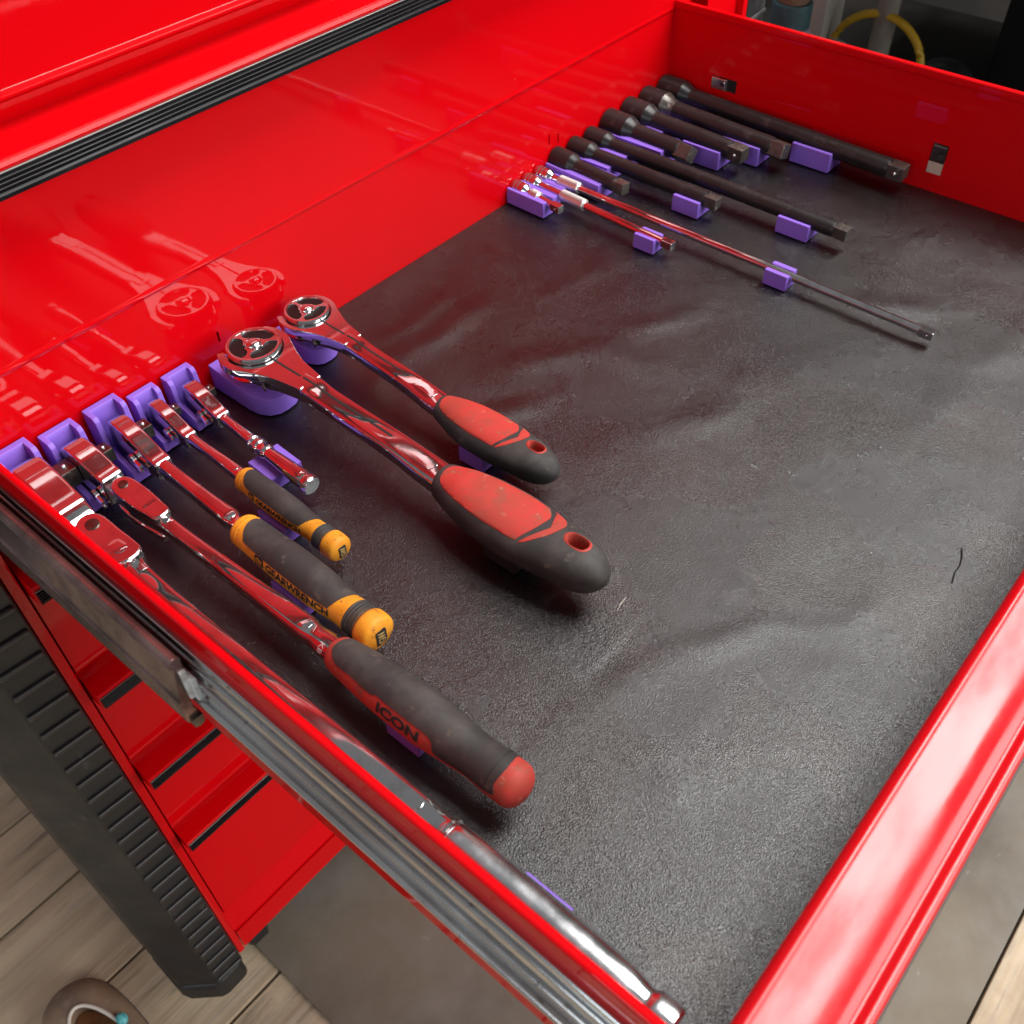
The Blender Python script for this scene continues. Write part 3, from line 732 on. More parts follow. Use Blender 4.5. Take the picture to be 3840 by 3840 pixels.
# ================================================================== PIVOTING-HEAD RATCHETS LYING FLAT
def roto(label, x, rz, k, zt, grip_z, g_u, hxs, hz, inlay, cres, hole, shaft_u):
    """k scale of the head; zt dial top; u offsets in mm from the back wall"""
    t = thing('roto_ratchet', label, 'ratchet', (x, 0, 0), rz)
    uc = {1: 36.5}.get(k, 26.5)
    zb = zt - 3.6 * k                     # fork plate top
    # fork plate: C-shaped prongs round the dial, shoulders, neck
    Ro, Ri = 24 * k, 18.9 * k
    out = []
    aE = math.radians(37)                 # prong ends, measured behind the dial centre
    for i in range(25):                   # inner arc from left prong round the front to the right prong
        a = math.pi + aE - (math.pi + 2 * aE) * i / 24 if False else (-math.pi - aE) + (math.pi + 2 * aE) * i / 24
        out.append((Ri * math.cos(a), Ri * math.sin(a)))
    outer = []
    for i in range(9):
        a = aE - math.radians(70) * i / 8
        outer.append((Ro * math.cos(a), Ro * math.sin(a)))
    sh = [(18.2, -17.5), (16.2, -22), (13.6, -29), (11.6, -36), (10.4, -43), (9.4, -49), (8.6, -55)]
    right = outer + [(a * k, b_ * k) for a, b_ in sh]
    left = [(-a, b_) for a, b_ in reversed(right)]
    poly = [(a, b_ - uc) for a, b_ in out + right + left]
    bm = new(); prism(bm, poly, zb - 6.5 * k, zb, 'z', .9 * k, 3, 35); obj('fork_plate', bm, CHROME, t)
    # lower gear housing with waist and pivot screw
    bm = new(); lathe(bm, [(zb - 22 * k, 0), (zb - 22 * k, 12 * k), (zb - 20 * k, 15 * k), (zb - 15 * k, 19 * k), (zb - 12 * k, 20.5 * k), (zb - 9.5 * k, 19 * k), (zb - 7.6 * k, 20.6 * k), (zb - 6.6 * k, 19.5 * k), (zb - 6.4 * k, 0)], axis='z', base=(0, -uc, 0), n=48); obj('gear_housing', bm, CHROME, t, 25)
    kk = [(uc + 8 * k, 0, zb - 11 * k, 17 * k, 6.4 * k, 2.6), (uc + 24 * k, 0, zb - 10.5 * k, 13.4 * k, 6.6 * k, 2.6), (uc + 38 * k, 0, zb - 8.2 * k, 10.6 * k, 7 * k, 2.8), (uc + 52 * k, 0, zb - 7.6 * k, 8.6 * k, 6.6 * k, 2.8), (uc + 60 * k, 0, zb - 7.6 * k, 8.2 * k, 6.4 * k, 2.8)]
    bm = new(); loft(bm, kk, 24, 36); obj('fork_underside', bm, CHROME, t)
    bm = new(); lathe(bm, [(0, 3.6 * k), (.9, 3.4 * k), (.9, 2.0 * k), (.2, 1.7 * k), (.2, 0)], axis='x', base=(0, 0, 0), n=24)
    bmesh.ops.transform(bm, matrix=Matrix.Translation((-14.3 * k, -(uc + 24 * k), zb - 10.2 * k)) @ Matrix.Rotation(math.radians(160), 4, 'Z'), verts=bm.verts); obj('pivot_screw', bm, STEEL, t)
    # dial
    bm = new(); lathe(bm, [(zb - 6, 0), (zb - 6, 18 * k), (zb + 1.2 * k, 18.2 * k), (zt - .9 * k, 18.2 * k), (zt - .1 * k, 17.4 * k), (zt, 16.6 * k), (zt - .2 * k, 15.6 * k), (zt - 1.6 * k, 15.1 * k), (zt - 1.8 * k, 0)], axis='z', base=(0, -uc, 0), n=64); dl = obj('dial', bm, CHROME, t, 30)
    bm = new(); lathe(bm, [(zt - 2.6 * k, 0), (zt - 2.6 * k, 15.4 * k), (zt - 1.35 * k, 15.2 * k), (zt - 1.35 * k, 0)], axis='z', base=(0, -uc, 0), n=48); obj('dial_recess', bm, DIALBLACK, dl)
    for a in (95, 215, 335):              # three flared spokes
        a = math.radians(a); ca, sa = math.cos(a), math.sin(a)
        pr = spline([(4.0, -4.6), (8, -1.7), (12, -1.4), (15.6, -3.4), (15.6, 3.4), (12, 1.4), (8, 1.7), (4.0, 4.6)], 4)
        bm = new(); prism(bm, [((p * ca - q * sa) * k, (p * sa + q * ca) * k - uc) for p, q in pr], zt - 2 * k, zt - .35 * k, 'z', .45 * k, 2, 40); obj('spoke', bm, CHROME, dl)
    bm = new(); lathe(bm, [(zt - 1 * k, 5.6 * k), (zt + .2 * k, 5.4 * k), (zt + 1.2 * k, 4.6 * k), (zt + 2.0 * k, 2.8 * k), (zt + 2.3 * k, 0)], axis='z', base=(0, -uc, 0), n=32); obj('release_button', bm, CHROME, dl, 60)
    # shaft with centre slot
    u0, u1 = shaft_u
    zs = zb - 5.5 * k
    ks = [(uc + 46 * k, 0, zs, 9.0 * k, 6.0 * k, 3), (uc + 57 * k, 0, zs - .05 * k, 8.5 * k, 6.0 * k, 3.2), (uc + 68 * k, 0, zs - 1.6 * k, 8.1 * k, 6.0 * k, 3.2), (u0 + (u1 - u0) * .6, 0, (zs + grip_z) / 2, 8.4 * k, 6.6 * k, 3.2), (u1 - 4, 0, grip_z + .6, 9.6 * k, 7.2 * k, 3), (u1 + 6, 0, grip_z, 9.4 * k, 7.6 * k, 2.6)]
    bm = new(); loft(bm, ks, 50, 40); obj('shaft', bm, CHROME, t)
    us = u0 + (u1 - u0) * .62
    bm = new()
    box(bm, -.75 * k, .75 * k, -(uc + 50 * k), -(uc + 18.6 * k), zb - 2, zb + .12)
    obj('centre_slot', bm, DARK, t)
    bm = flat_poly([(uc + 48 * k, -.75 * k), (us, -.75 * k), (us, .75 * k), (uc + 48 * k, .75 * k)])
    def topmap(p, q, o):
        cx, cz, hx, hz_, n = interp(ks, p); return (q, -p, cz + hz_ + o)
    drape(bm, topmap, 5, 1, .15, .5); obj('centre_slot', bm, DARK, t)
    panel(t, ks, us + 6, u1 - 6, 4.2 * k, CHROME)
    # grip
    gk = []
    g0, g1 = g_u
    for i, (u, hx) in enumerate(hxs): gk.append((u, 0, grip_z, hx, hz * min(1, (.72 + .28 * min(1, (u - g0) / 22.))) * (1 if u < g1 - 22 else math.sqrt(max(.02, 1 - ((u - g1 + 22) / 22.) ** 2.4))), 2.35))
    bm = new(); loft(bm, gk, 120, 56)
    body = obj('grip', bm, RUBBER, t, 50)
    def gmap(p, q, o):          # p = u, q = x
        cx, cz, hx, hz_, n = interp(gk, p)
        c = max(-.985, min(.985, q / hx))
        return (cx + q, -p, cz + hz_ * (1 - abs(c) ** n) ** (1 / n) + o)
    bm = flat_poly(spline(inlay, 6)); drape(bm, gmap, 2, 1.4, .32, .7); obj('grip_inlay', bm, GRIPRED, body, 60)
    bm = flat_poly(spline(cres, 6)); drape(bm, gmap, 1.5, 1.2, .32, .7); obj('grip_crescent', bm, GRIPRED, body, 60)
    # hanging hole cut through the grip
    hu, hx0, ha, hb = hole
    def hpoly(s): return [(hx0 + q * s, -(hu + p * s)) for p, q in spline([(-ha, 0), (-ha * .7, hb * .75), (0, hb), (ha * .75, hb * .8), (ha, 0), (ha * .75, -hb * .8), (0, -hb), (-ha * .7, -hb * .75)], 4)]
    bm = new(); prism(bm, hpoly(1.0), grip_z - 40, grip_z + 40, 'z')
    cut = obj('cutter', bm, DARK)
    for o in [body] + list(body.children):
        md = o.modifiers.new('b', 'BOOLEAN'); md.object = cut; md.operation = 'DIFFERENCE'; md.solver = 'EXACT'
        if o is body:
            bpy.context.view_layer.update()
            cut.parent = t; bpy.context.view_layer.update()
            me = bpy.data.meshes.new_from_object(o.evaluated_get(bpy.context.evaluated_depsgraph_get()))
            o.modifiers.clear(); o.data = me
            o.data.materials.clear(); o.data.materials.append(RUBBER)
        else: o.modifiers.clear()
    bpy.data.objects.remove(cut, do_unlink=True)
    # red lining: rim and tube wall
    bm = new()
    o1, o2, o3 = hpoly(1.16), hpoly(1.0), hpoly(.90)
    n = len(o1)
    A = [bm.verts.new(gmap(-p[1], p[0], .12)) for p in o1]
    B = [bm.verts.new(gmap(-p[1], p[0], .55)) for p in o2]
    Cc = [bm.verts.new(gmap(-p[1], p[0], -.3)) for p in o3]
    D = [bm.verts.new((p[0], p[1], grip_z - hz * .62)) for p in o3]
    for a, b_ in ((A, B), (B, Cc), (Cc, D)):
        for i in range(n): bm.faces.new((a[i], a[(i+1) % n], b_[(i+1) % n], b_[i]))
    bm.faces.new(D)
    obj('hole_lining', bm, GRIPRED, body, 60)
    return t

inl6 = [(206.5, 3), (207.5, -5), (212, -9.5), (225, -13.2), (245, -15.6), (262, -15.6), (270.5, -15.2), (272, -13.2), (275.5, -6), (277.5, 2), (277.6, 7.5), (274, 12.2), (270, 14.4), (255, 15.2), (238, 13.8), (222, 11.2), (211, 8.2)]
cre6 = [(273.5, -15.2), (279, -11), (284.5, -4), (287.2, 3), (287.6, 9), (283, 13.2), (275, 15.0), (281, 11.4), (283.2, 7.0), (282.6, 1.6), (279.6, -5), (276, -11)]
hx6 = [(203, 8.6), (203.8, 10.6), (206, 11.6), (212, 13.2), (222, 16.2), (240, 19.4), (258, 20.4), (272, 19.6), (286, 17.8), (300, 15.8), (309, 13.4), (315, 10.4), (319, 7.2), (321, 4.4), (322, 1.6)]
roto('larger pivoting dial-head chrome ratchet with red and black rubber grip', -527.5, -.004, 1, 43.5, 25, (203, 322), hx6, 13.5, inl6, cre6, (299.5, 3.2, 7.2, 4.8), (96, 204))
f7 = .80
inl7 = [(157.5 + (u - 206.5) * f7, q * f7 * 1.0) for u, q in inl6]
cre7 = [(157.5 + (u - 206.5) * f7, q * f7 * 1.0) for u, q in cre6]
hx7 = [(155 + (u - 203) * f7, q * f7 * .99) for u, q in hx6]
roto('smaller pivoting dial-head chrome ratchet with red and black rubber grip', -474.2, -.026, .86, 37, 21, (155, 155 + 119 * f7), hx7, 11, inl7, cre7, (231.6, 2.6, 5.8, 3.9), (76, 156))

# ================================================================== EXTENSION BARS
def extension(label, a, b_, kind, ball=True, worn=False, twist=0):
    A, B = Vector(a), Vector(b_); D = B - A; L_ = D.length
    name = 'extension_bar'
    t = thing(name, label, 'extension bar', a, 0, None)
    yd = -D.normalized(); xd = yd.cross(Vector((0, 0, 1))).normalized(); zd = xd.cross(yd)
    t.rotation_euler = Matrix((xd, yd, zd)).transposed().to_euler()
    if kind == 'half': rh, lh, rs, sq, ls = 12.2, 24, 7.9, 12.7, 14
    elif kind == 'three8': rh, lh, rs, sq, ls = 9.3, 20, 6.2, 9.5, 11
    else: rh, lh, rs, sq, ls = 5.9, 13, 3.2, 6.3, 8.5
    mt = CHROME if kind == 'quarter' else OXIDE
    rec = rh * .6
    bm = new()
    pf = [(lh * .5, 0), (lh * .5, rec), (.3, rec), (0, rh - 1.2), (.5, rh - .3), (1.4, rh), (lh, rh)]
    if kind == 'quarter': pf = [(lh * .5, 0), (lh * .5, rec), (.3, rec), (0, rh - .8), (.5, rh - .2), (1.2, rh), (3.4, rh), (3.8, rh - .35), (4.6, rh - .35), (5, rh), (7, rh), (7.4, rh - .35), (8.2, rh - .35), (8.6, rh), (lh, rh)]
    lathe(bm, pf + [(lh + .8, rh - .35), (lh + rh * .38, rs + (rh - rs) * .50), (lh + rh * .62, rs + (rh - rs) * .14), (lh + rh * .78, rs + .1)], n=44)
    obj('socket_end', bm, mt, t, 28)
    if worn:
        bm = new(); lathe(bm, [(lh + .2, rh + .1), (lh + .9, rh - .2), (lh + rh * .38, rs + .15 + (rh - rs) * .50), (lh + rh * .62, rs + .15 + (rh - rs) * .14), (lh + rh * .95, rs + .2), (lh + rh * .95 + .5, rs - .2)], n=44); obj('worn_collar', bm, OXIDEW, t, 28)
    u0 = lh + rh * .7
    bm = new()
    if kind == 'quarter':
        k0 = {True: (24, 46)}.get(L_ > 300, (40, 66) if L_ > 100 else (20, 30))
        lathe(bm, [(u0, rs), (k0[0] - 3, rs), (k0[0] - 3, rs)] + [(L_ - ls - 2, rs), (L_ - ls, rs - .5)], n=32)
        obj('shaft', bm, mt, t)
        if True:      # knurled sleeve: crossed diamond relief
            bm = new(); n, m_ = 44, int((k0[1] - k0[0]) / .62)
            rk = rs + 1.5
            rings = []
            for i in range(m_ + 1):
                uu = k0[0] + (k0[1] - k0[0]) * i / m_
                e = min(1, min(i, m_ - i) / 2.)
                rings.append([bm.verts.new(((rk - .8 * (1 - e) + (.42 if (i + k) % 2 else -.25)) * math.cos(2*math.pi*k/n), -uu, (rk - .8 * (1 - e) + (.42 if (i + k) % 2 else -.25)) * math.sin(2*math.pi*k/n))) for k in range(n)])
            for p, q in zip(rings, rings[1:]):
                for k in range(n): bm.faces.new((p[k], p[(k+1) % n], q[(k+1) % n], q[k]))
            bm.faces.new(rings[0]); bm.faces.new(rings[-1])
            obj('knurled_sleeve', bm, KNURL, t, 10)
    else:
        lathe(bm, [(u0, rs + .05), (L_ * .45, rs), (L_ - ls - 14, rs), (L_ - ls - 13, rs + .12), (L_ - ls - 2.5, rs + .12), (L_ - ls, rs - .3), (L_ - ls + .6, rs - 1.4)], n=40)
        obj('shaft', bm, mt, t, 28)
    bm = new(); box(bm, -sq / 2, sq / 2, -L_, -(L_ - ls - 2), -sq / 2, sq / 2, sq * .1, 2)
    bmesh.ops.rotate(bm, cent=(0, 0, 0), matrix=Matrix.Rotation(math.radians(twist), 3, 'Y'), verts=bm.verts)
    d = obj('square_drive', bm, {'quarter': CHROME}.get(kind, OXIDEW), t)
    if ball:
        bm = new(); bmesh.ops.create_uvsphere(bm, u_segments=12, v_segments=8, radius=sq * .13, matrix=Matrix.Translation((-sq / 2, -(L_ - ls * .5), 0)))
        bmesh.ops.rotate(bm, cent=(0, 0, 0), matrix=Matrix.Rotation(math.radians(twist), 3, 'Y'), verts=bm.verts)
        obj('detent_ball', bm, CHROME, d)
    return t
EX = [
 ('longest thick black extension bar lying along the right drawer wall', (-9.8, -1.0, 18.5), (-17.6, -249.5, 16), 'half', True, False, 0),
 ('thick black extension bar with scuffed bright collar, second from the right wall', (-38.5, -.6, 18), (-46.2, -154.3, 16.5), 'half', False, True, 20),
 ('thick black extension bar with ball detent showing, third from the right wall', (-66.6, -.6, 18), (-72.7, -129.6, 16.5), 'half', True, False, 0),
 ('shortest thick black extension bar with bright worn square tip', (-96.5, -.6, 18), (-100.5, -94.5, 16.5), 'half', False, False, 38),
 ('longest slim black extension bar with two faint rings along its shaft', (-124.2, -.6, 15), (-127, -255, 13.5), 'three8', False, False, 0),
 ('medium slim black extension bar between the longest and shortest slim black ones', (-147.6, -.6, 15), (-150.2, -152.5, 13.5), 'three8', False, False, 5),
 ('shortest slim black extension bar beside the long chrome bar', (-171.6, -.6, 15), (-178.5, -81, 14.5), 'three8', False, False, 5),
 ('longest thin chrome extension bar with knurled sleeve, tip overhanging its rest', (-195.4, -.6, 11), (-199.7, -358.6, 8.5), 'quarter', True, False, 0),
 ('medium chrome extension bar with knurled sleeve next to the stubby one', (-211.0, -.6, 11), (-219.5, -155.9, 10), 'quarter', False, False, 0),
 ('stubby chrome extension bar in a purple box holder by the back wall', (-225.6, -.6, 11), (-232.2, -55.4, 11), 'quarter', True, False, 0)]
for e in EX: extension(*e)
for (a, b_) in ((.54, 1), (.64, 1)):
    pass

# ================================================================== PURPLE HOLDERS
def head_holder(label, x0, x1, yb, yf, h, tall, low, floor_z):
    """pocket block: tall U at the back wall, low tray towards the front"""
    w = 3.6
    o = new()
    side = [(yb, 0), (yf, 0), (yf, low), (yf + (yb - yf) * .28, low + 3), (tall, low + 5), (tall + 1.5, h - 2.5), (tall + 3.5, h), (yb, h)]
    prism(o, side, x0, x0 + w, 'x', .7, 2); prism(o, side, x1 - w, x1, 'x', .7, 2)
    prism(o, [(yb, 0.1), (yb, h - .02), (yb - 4.6, h - .02), (yb - 5.4, h - 3), (yb - 5.4, .1)], x0 + .6, x1 - .6, 'x', .5, 2)
    box(o, x0 + .6, x1 - .6, yf + .5, yb - .5, .1, floor_z, .3)
    ob = obj('ratchet_holder', o, PURPLE)
    return tag(ob, label, 'tool holder', 'purple printed holders for ratchet heads')
HH = [('purple block holder around the head of the long all-chrome ratchet', -694.5, -670.8, -1.5, -44, 44.5, -18, 12, 5.8),
      ('purple block holder around the flex head of the ratchet with red end cap', -664.5, -641.9, -1.5, -40, 39.5, -17, 11, 6.2),
      ('purple block holder around the head of the larger orange-grip ratchet', -634.4, -611.4, -1.5, -40, 39, -17, 10.5, 6.2),
      ('purple block holder around the head of the smaller orange-grip ratchet', -605.4, -585.8, -1.5, -30.5, 31.3, -13, 8.5, 5),
      ('purple block holder around the head of the short all-chrome ratchet', -579.6, -558.7, -1.5, -30.8, 30.5, -13, 8.5, 4.8)]
for h_ in HH: head_holder(*h_)

def round_holder(label, xc, w, yb, yf, h, k):
    o = new()
    pl = [(xc - w, yb), (xc - w, yf + w * 1.1), (xc - w * .93, yf + w * .65), (xc - w * .72, yf + w * .25), (xc - w * .4, yf + w * .05), (xc, yf), (xc + w * .4, yf + w * .05), (xc + w * .72, yf + w * .25), (xc + w * .93, yf + w * .65), (xc + w, yf + w * 1.1), (xc + w, yb)]
    prism(o, pl, 0, h, 'z', 1.0, 2, 40)
    # chamfer the top towards the front and dish it for the housing
    for v in o.verts:
        if v.co.z > h * .5:
            d = math.hypot(v.co.x - xc, v.co.y - (yf * .6))
            v.co.z += -.12 * max(0, -(v.co.y - yb) - 8)
    return tag(obj('ratchet_holder', o, PURPLE), label, 'tool holder', 'purple printed holders for ratchet heads')
round_holder('rounded purple block under the dial head of the larger pivoting ratchet', -527.6, 17.5, -2, -60, 19.5, 1)
round_holder('rounded purple block under the dial head of the smaller pivoting ratchet', -474.6, 13.5, -2, -43, 16.5, .86)

def cradle(label, x0, x1, y0, y1, h, r, zc, mt=None, rz=0, slope=.16, name='bar_rest', group='purple printed rests for tool shafts'):
    """short block with a rounded trough along Y"""
    xc, hw = (x0 + x1) / 2, (x1 - x0) / 2
    tr = []
    wtop = r
    for i in range(15):
        a = math.pi + math.pi * i / 14
        px, pz = wtop * math.cos(a), zc + wtop * math.sin(a)
        tr.append((px, max(1.4, min(h, pz))))
    if zc < h: tr = [(-wtop, h)] + tr + [(wtop, h)]
    s = slope * h
    poly = [(hw, 0), (hw - s * .2, h)] + [(p, z) for p, z in reversed(tr) if abs(p) < hw - s * .2 - .8 or z < h - .01] + [(-hw + s * .2, h), (-hw, 0)]
    o = new(); prism(o, poly, -(y1 - y0) / 2, (y1 - y0) / 2, 'y', .35, 1, 40)
    ob = obj(name, o, mt or PURPLE)
    ob.location = (xc * MM, (y0 + y1) / 2 * MM, 0); ob.rotation_euler = (0, 0, rz)
    return tag(ob, label, 'tool rest', group)
# rests under handles
cradle('purple rest under the handle of the short all-chrome ratchet', -584, -560.6, -112, -88, 10, 5.9, 16.4, rz=-.05)
cradle('purple rest under the grip of the smaller orange-grip ratchet', -607.5, -589.8, -151, -126, 11.5, 8.9, 18.4, rz=-.03)
cradle('purple rest under the grip of the larger orange-grip ratchet', -638.5, -615.5, -199.5, -176, 14.5, 12, 23, rz=-.03)
cradle('purple rest under the grip of the ratchet with red end cap', -657.5, -637.5, -306, -284, 11.6, 13.6, 24)
cradle('purple rest under the chrome barrel of the long ratchet', -697.2, -672.6, -413, -388, 21, 9.6, 25.4)
cradle('purple rest under the grip of the smaller pivoting ratchet', -491.5, -468.5, -200, -180, 11, 17, 26.5)
cradle('black rest under the grip of the larger pivoting ratchet', -541, -514, -268, -244, 12.4, 20, 31, mt=BLACKPRINT)
# rests and head blocks for the extension bars
cradle('small purple rest near the tip of the longest thin chrome bar', -206, -190.3, -247, -228, 12, 3.3, 9.9)
cradle('small purple rest near the tip of the medium chrome bar', -226, -211.8, -142, -123, 12, 3.3, 10.2)
cradle('purple rest near the tip of the longest slim black bar', -137, -116.6, -226.5, -198.5, 13.5, 6.4, 13.8)
cradle('purple rest near the tip of the medium slim black bar', -160.5, -139.6, -140, -115, 13.5, 6.4, 13.8)
cradle('purple rest beside the ball-detent tip of the third thick black bar', -83, -60.5, -110, -72, 16, 8.1, 16.6)
cradle('purple rest near the tip of the scuffed-collar thick black bar', -56, -33.5, -133, -95, 16, 8.1, 16.8)
cradle('purple rest near the tip of the longest thick black bar', -28.2, -4.2, -186.7, -149.5, 16.5, 8.1, 16.8)

def bar_block(label, x0, x1, yf, h, r1, l1, r2, zc, rz=0):
    """head block: wide trough for the socket end then a narrower one for the shaft"""
    o = new(); xc, hw = (x0 + x1) / 2, (x1 - x0) / 2
    for (ya, yb_, r) in ((-.8, -l1, r1), (-l1 + .02, yf, r2)):
        tr = []
        for i in range(17):
            a = math.pi + math.pi * i / 16
            tr.append((r * math.cos(a), max(1.0, min(h, zc + r * math.sin(a)))))
        hw_ = hw
        tr = [p for p in tr if abs(p[0]) < hw_ - .9]
        poly = [(hw_, 0), (hw_, h)] + ([(min(r, hw_ - .9), h)] if zc < h else []) + list(reversed(tr)) + ([(-min(r, hw_ - .9), h)] if zc < h else []) + [(-hw_, h), (-hw_, 0)]
        prism(o, poly, ya, yb_, 'y', .3, 1, 40)
    ob = obj('bar_holder', o, PURPLE); ob.location = (xc * MM, 0, 0); ob.rotation_euler = (0, 0, rz)
    return tag(ob, label, 'tool holder', 'purple printed holders for bar heads')
bar_block('purple box holder cupping the stubby chrome bar by the back wall', -236, -217.8, -41, 13.2, 6.1, 14, 3.4, 11, -.03)
bar_block('purple block behind the knurled sleeve of the medium chrome bar', -218.4 + .9, -204.4, -36, 10.5, 6.1, 14, 3.4, 11)
bar_block('purple block under the socket end of the longest thin chrome bar', -203.8, -187.4, -36, 10.5, 6.1, 14, 3.4, 11)
bar_block('purple box holder cupping the shortest slim black bar', -184.6, -160.6, -60, 14, 9.5, 21, 6.4, 15, -.05)
bar_block('purple box holder cupping the medium slim black bar', -159.6, -136.2, -48, 14, 9.5, 21, 6.4, 15)
bar_block('purple box holder cupping the longest slim black bar', -135.4, -112.8, -48, 14, 9.5, 21, 6.4, 15)
bar_block('purple box holder cupping the shortest thick black bar', -112.2, -82.6, -70, 16.5, 12.5, 25, 8.1, 18)
bar_block('purple box holder cupping the ball-detent thick black bar', -82.0, -53.4, -48, 15, 12.5, 25, 8.1, 18)
bar_block('purple box holder cupping the scuffed-collar thick black bar', -52.8, -24.8, -48, 15, 12.5, 25, 8.1, 18)
bar_block('purple box holder cupping the longest thick black bar', -24.2, -.6, -48, 15, 12.5, 25, 8.1, 18)

# ================================================================== SLIPPER ON THE FLOOR
LEATHER = mat('worn_brown_leather', (.26, .17, .105), .7, var=[((.14, .095, .075), 30, .42, .68), ((.34, .25, .17), 60, .5, .75)], bump=[(300, .3, .0006, 4)])
SUEDE = mat('rust_insole', (.17, .062, .018), .85, var=[((.045, .018, .008), 55, .5, .68), ((.24, .11, .04), 30, .5, .7)], bump=[(160, .5, .001, 4)])
SOLE = mat('dark_sole', (.085, .062, .055), .7, var=[((.13, .10, .085), 50, .5, .7)])
CORD = mat('cream_cord', (.60, .53, .46), .7)
TEAL = mat('teal_bead', (.10, .42, .43), .45, var=[((.05, .25, .28), 300, .45, .65)])
sh = thing('slipper', 'worn brown leather slip-on shoe with cream piping and teal bead', 'shoe', (-878, 20, FL), 0)
def shoe_out(s=1., y1=140):
    pts = [(-38, -130), (-40, -60), (-44, 20), (-45.5, 70), (-42, 108), (-30, 130), (-6, y1), (20, 134), (36, 116), (42.5, 85), (43.5, 40), (40, -40), (37, -130), (20, -148), (-20, -148)]
    return spline([(p * s, q * s + (1 - s) * 40) for p, q in pts], 6)
bm = new(); prism(bm, shoe_out(1.03), 0, 16, 'z', 3, 2, 50); obj('sole', bm, SOLE, sh)
bm = new()
o1 = shoe_out(1.0); N_ = len(o1)
op = []
for k in range(N_):      # opening ellipse, matched by angle
    a = math.atan2(o1[k][1] - 5, o1[k][0]); op.append((30 * math.cos(a) * (1 if True else 0), -12 + 108 * math.sin(a)))
lv = [(0, 15), (.02, 26), (.12, 36), (.35, 45), (.7, 50), (1, 51), (1.02, 46), (.9, 22)]
rings = []
for t_, z in lv:
    rings.append([bm.verts.new((o1[k][0] * (1 - t_) + op[k][0] * t_, o1[k][1] * (1 - t_) + op[k][1] * t_, z + (14 if o1[k][1] < 0 and t_ > .2 else 0) * min(1, -o1[k][1] / 90 if o1[k][1] < 0 else 0))) for k in range(N_)])
for a, b_ in zip(rings, rings[1:]):
    for k in range(N_): bm.faces.new((a[k], a[(k+1) % N_], b_[(k+1) % N_], b_[k]))
obj('upper', bm, LEATHER, sh, 60)
bm = new(); prism(bm, [(p * 1.05, q * 1.03) for p, q in op], 17, 24, 'z'); obj('insole', bm, SUEDE, sh)
bm = new(); tube(bm, [(p, q, 51.5 + (14 if q < 0 else 0) * min(1, -q / 90 if q < 0 else 0)) for p, q in op], 2.1, 8, True); obj('piping', bm, CORD, sh, 60)
bm = new(); bmesh.ops.create_icosphere(bm, subdivisions=3, radius=6.2, matrix=Matrix.Translation((29, 45, 53)) @ Matrix.Scale(1.25, 4, (0, 1, 0))); obj('bead', bm, TEAL, sh, 80)

# ================================================================== CLUTTER BEYOND THE DRAWER
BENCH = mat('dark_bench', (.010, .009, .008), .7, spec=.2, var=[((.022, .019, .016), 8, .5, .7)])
OFFW = mat('off_white_paint', (.48, .46, .41), .6, var=[((.36, .33, .28), 8, .45, .7)])
PIPE = mat('dull_grey_pipe', (.27, .25, .21), .5, var=[((.17, .15, .12), 20, .45, .7)])
YEL = mat('yellow_hose', (.62, .40, .02), .5, var=[((.40, .26, .02), 40, .5, .7)])
JAR = mat('lilac_plastic', (.42, .33, .42), .4)
TEALP = mat('teal_label', (.055, .13, .155), .5, var=[((.10, .20, .22), 40, .5, .7)])
CAPB = mat('brown_cap', (.28, .17, .11), .5)
BINM = mat('black_bin', (.020, .021, .024), .4, rvar=(20, .3, .5))
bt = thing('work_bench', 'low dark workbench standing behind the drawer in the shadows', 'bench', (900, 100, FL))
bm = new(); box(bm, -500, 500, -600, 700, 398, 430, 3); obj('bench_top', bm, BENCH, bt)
bm = new(); box(bm, -440, 500, -1300, 40, 832, 870, 4); obj('shade_slab', bm, BENCH, bt)  # unseen upper slab, added to keep the ceiling light off the shelf below
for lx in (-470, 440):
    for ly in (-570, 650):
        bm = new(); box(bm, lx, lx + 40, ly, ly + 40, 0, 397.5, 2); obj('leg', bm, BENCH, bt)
ZB = FL + 430
j = thing('bottle', 'lilac bottle with dark teal band and brown cap standing on the low bench', 'bottle', (640, 196, ZB))
bm = new(); lathe(bm, [(0, 0), (0, 34), (3, 36), (190, 36), (200, 33), (206, 26), (206, 0)], axis='z', n=36); obj('body', bm, JAR, j)
bm = new(); lathe(bm, [(200, 0), (200, 29), (202, 30), (236, 30), (238, 28.5), (238, 0)], axis='z', n=36); obj('band', bm, TEALP, j)
bm = new(); lathe(bm, [(238, 0), (238, 23), (240, 24), (270, 24), (272, 22), (272, 0)], axis='z', n=32); obj('cap', bm, CAPB, j)
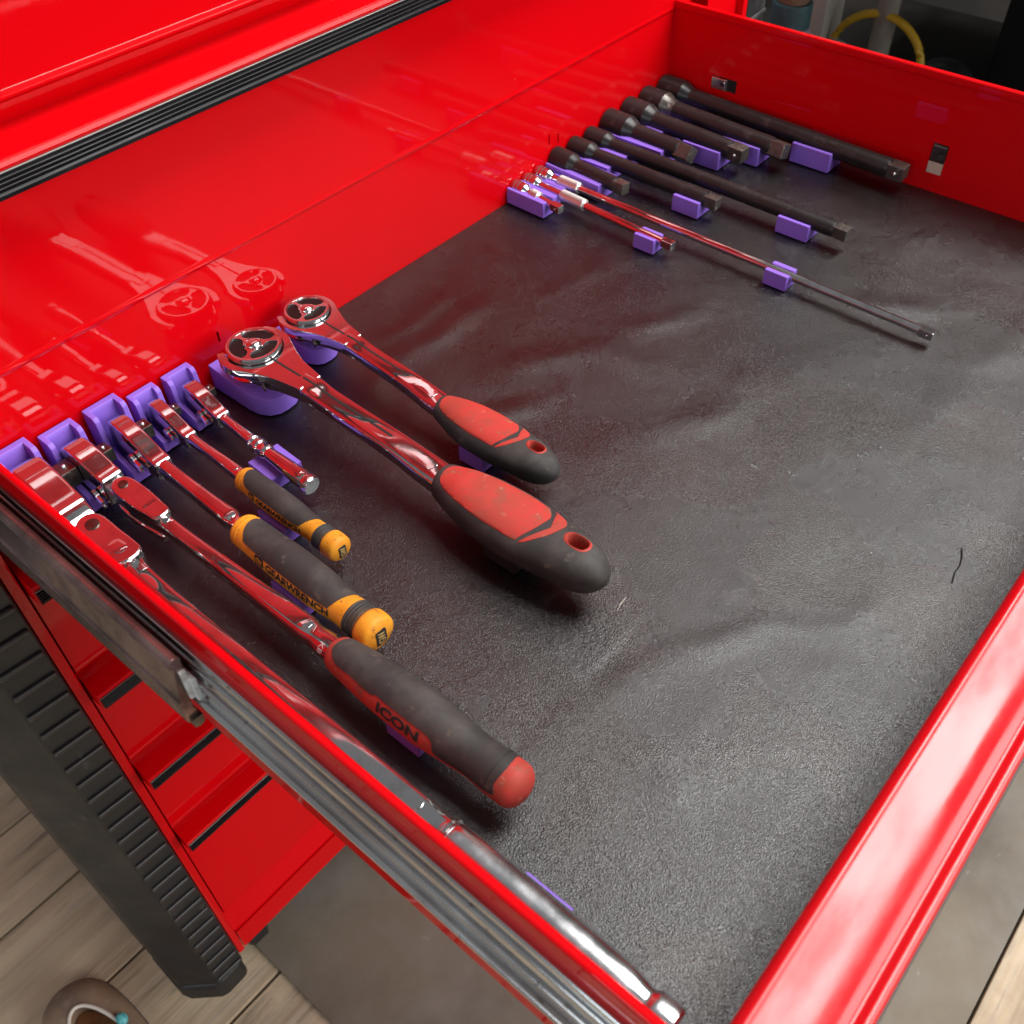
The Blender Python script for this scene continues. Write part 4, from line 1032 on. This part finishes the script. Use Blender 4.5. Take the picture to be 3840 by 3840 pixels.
bm = new(); prism(bm, [(-20, -33), (6, -38), (36, -30), (30, -60), (4, -66), (-16, -52)], 0, 196, 'z', 5, 2); r_ = obj('hanging_rag', bm, mat('grey_green_rag', (.33, .38, .34), .9, bump=[(90, .8, .004, 4)])); r_.location = (.625, .165, ZB * MM); tag(r_, 'pale green folded rag standing beside the lilac bottle', 'rag')
bm = new(); box(bm, -34, 34, -27, 27, 0, 1500, 3); p_ = obj('white_post', bm, OFFW); p_.location = (.80, .225, (FL + 6) * MM + .547); p_.location.z = ZB * MM; tag(p_, 'square off-white post rising behind the lilac bottle', 'post')
bm = new(); lathe(bm, [(0, 0), (0, 17), (900, 17), (900, 0)], axis='z', n=28); p_ = obj('grey_pipe', bm, PIPE); p_.location = (.80, .112, ZB * MM); tag(p_, 'dull grey upright pipe inside the loop of yellow hose', 'pipe')
hp = []
for i in range(41):
    a = math.radians(-60 + 300 * i / 40)
    hp.append((0, 78 * math.cos(a), 78 * math.sin(a) * .95))
bm = new(); tube(bm, hp, 6.2, 10); h_ = obj('yellow_hose', bm, YEL); h_.location = (.79, .112, -.252); tag(h_, 'coiled yellow air hose looped around the grey pipe', 'hose')
bm = new(); lathe(bm, [(0, 0), (0, 52), (8, 58), (22, 58), (30, 50), (34, 20), (34, 0)], axis='x', n=36); v_ = obj('black_wheel', bm, BINM); v_.location = (.86, .02, ZB * MM + .06); tag(v_, 'black rubber wheel leaning in shadow by the yellow hose', 'wheel')
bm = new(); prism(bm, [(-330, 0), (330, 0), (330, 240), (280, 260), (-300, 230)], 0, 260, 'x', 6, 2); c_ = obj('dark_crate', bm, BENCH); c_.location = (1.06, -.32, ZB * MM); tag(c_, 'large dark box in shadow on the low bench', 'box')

# a stray hair lying by the big grip
bm = new(); tube(bm, [(-521 + 5 * math.sin(i * .5), -326 - i * .25, .6 + 6 * math.sin(i * .32) * .5 + i * .12) for i in range(10)], .18, 5); tag(obj('stray_thread', bm, CORD), 'tiny pale curled thread by the end of the larger pivoting ratchet grip', 'thread')
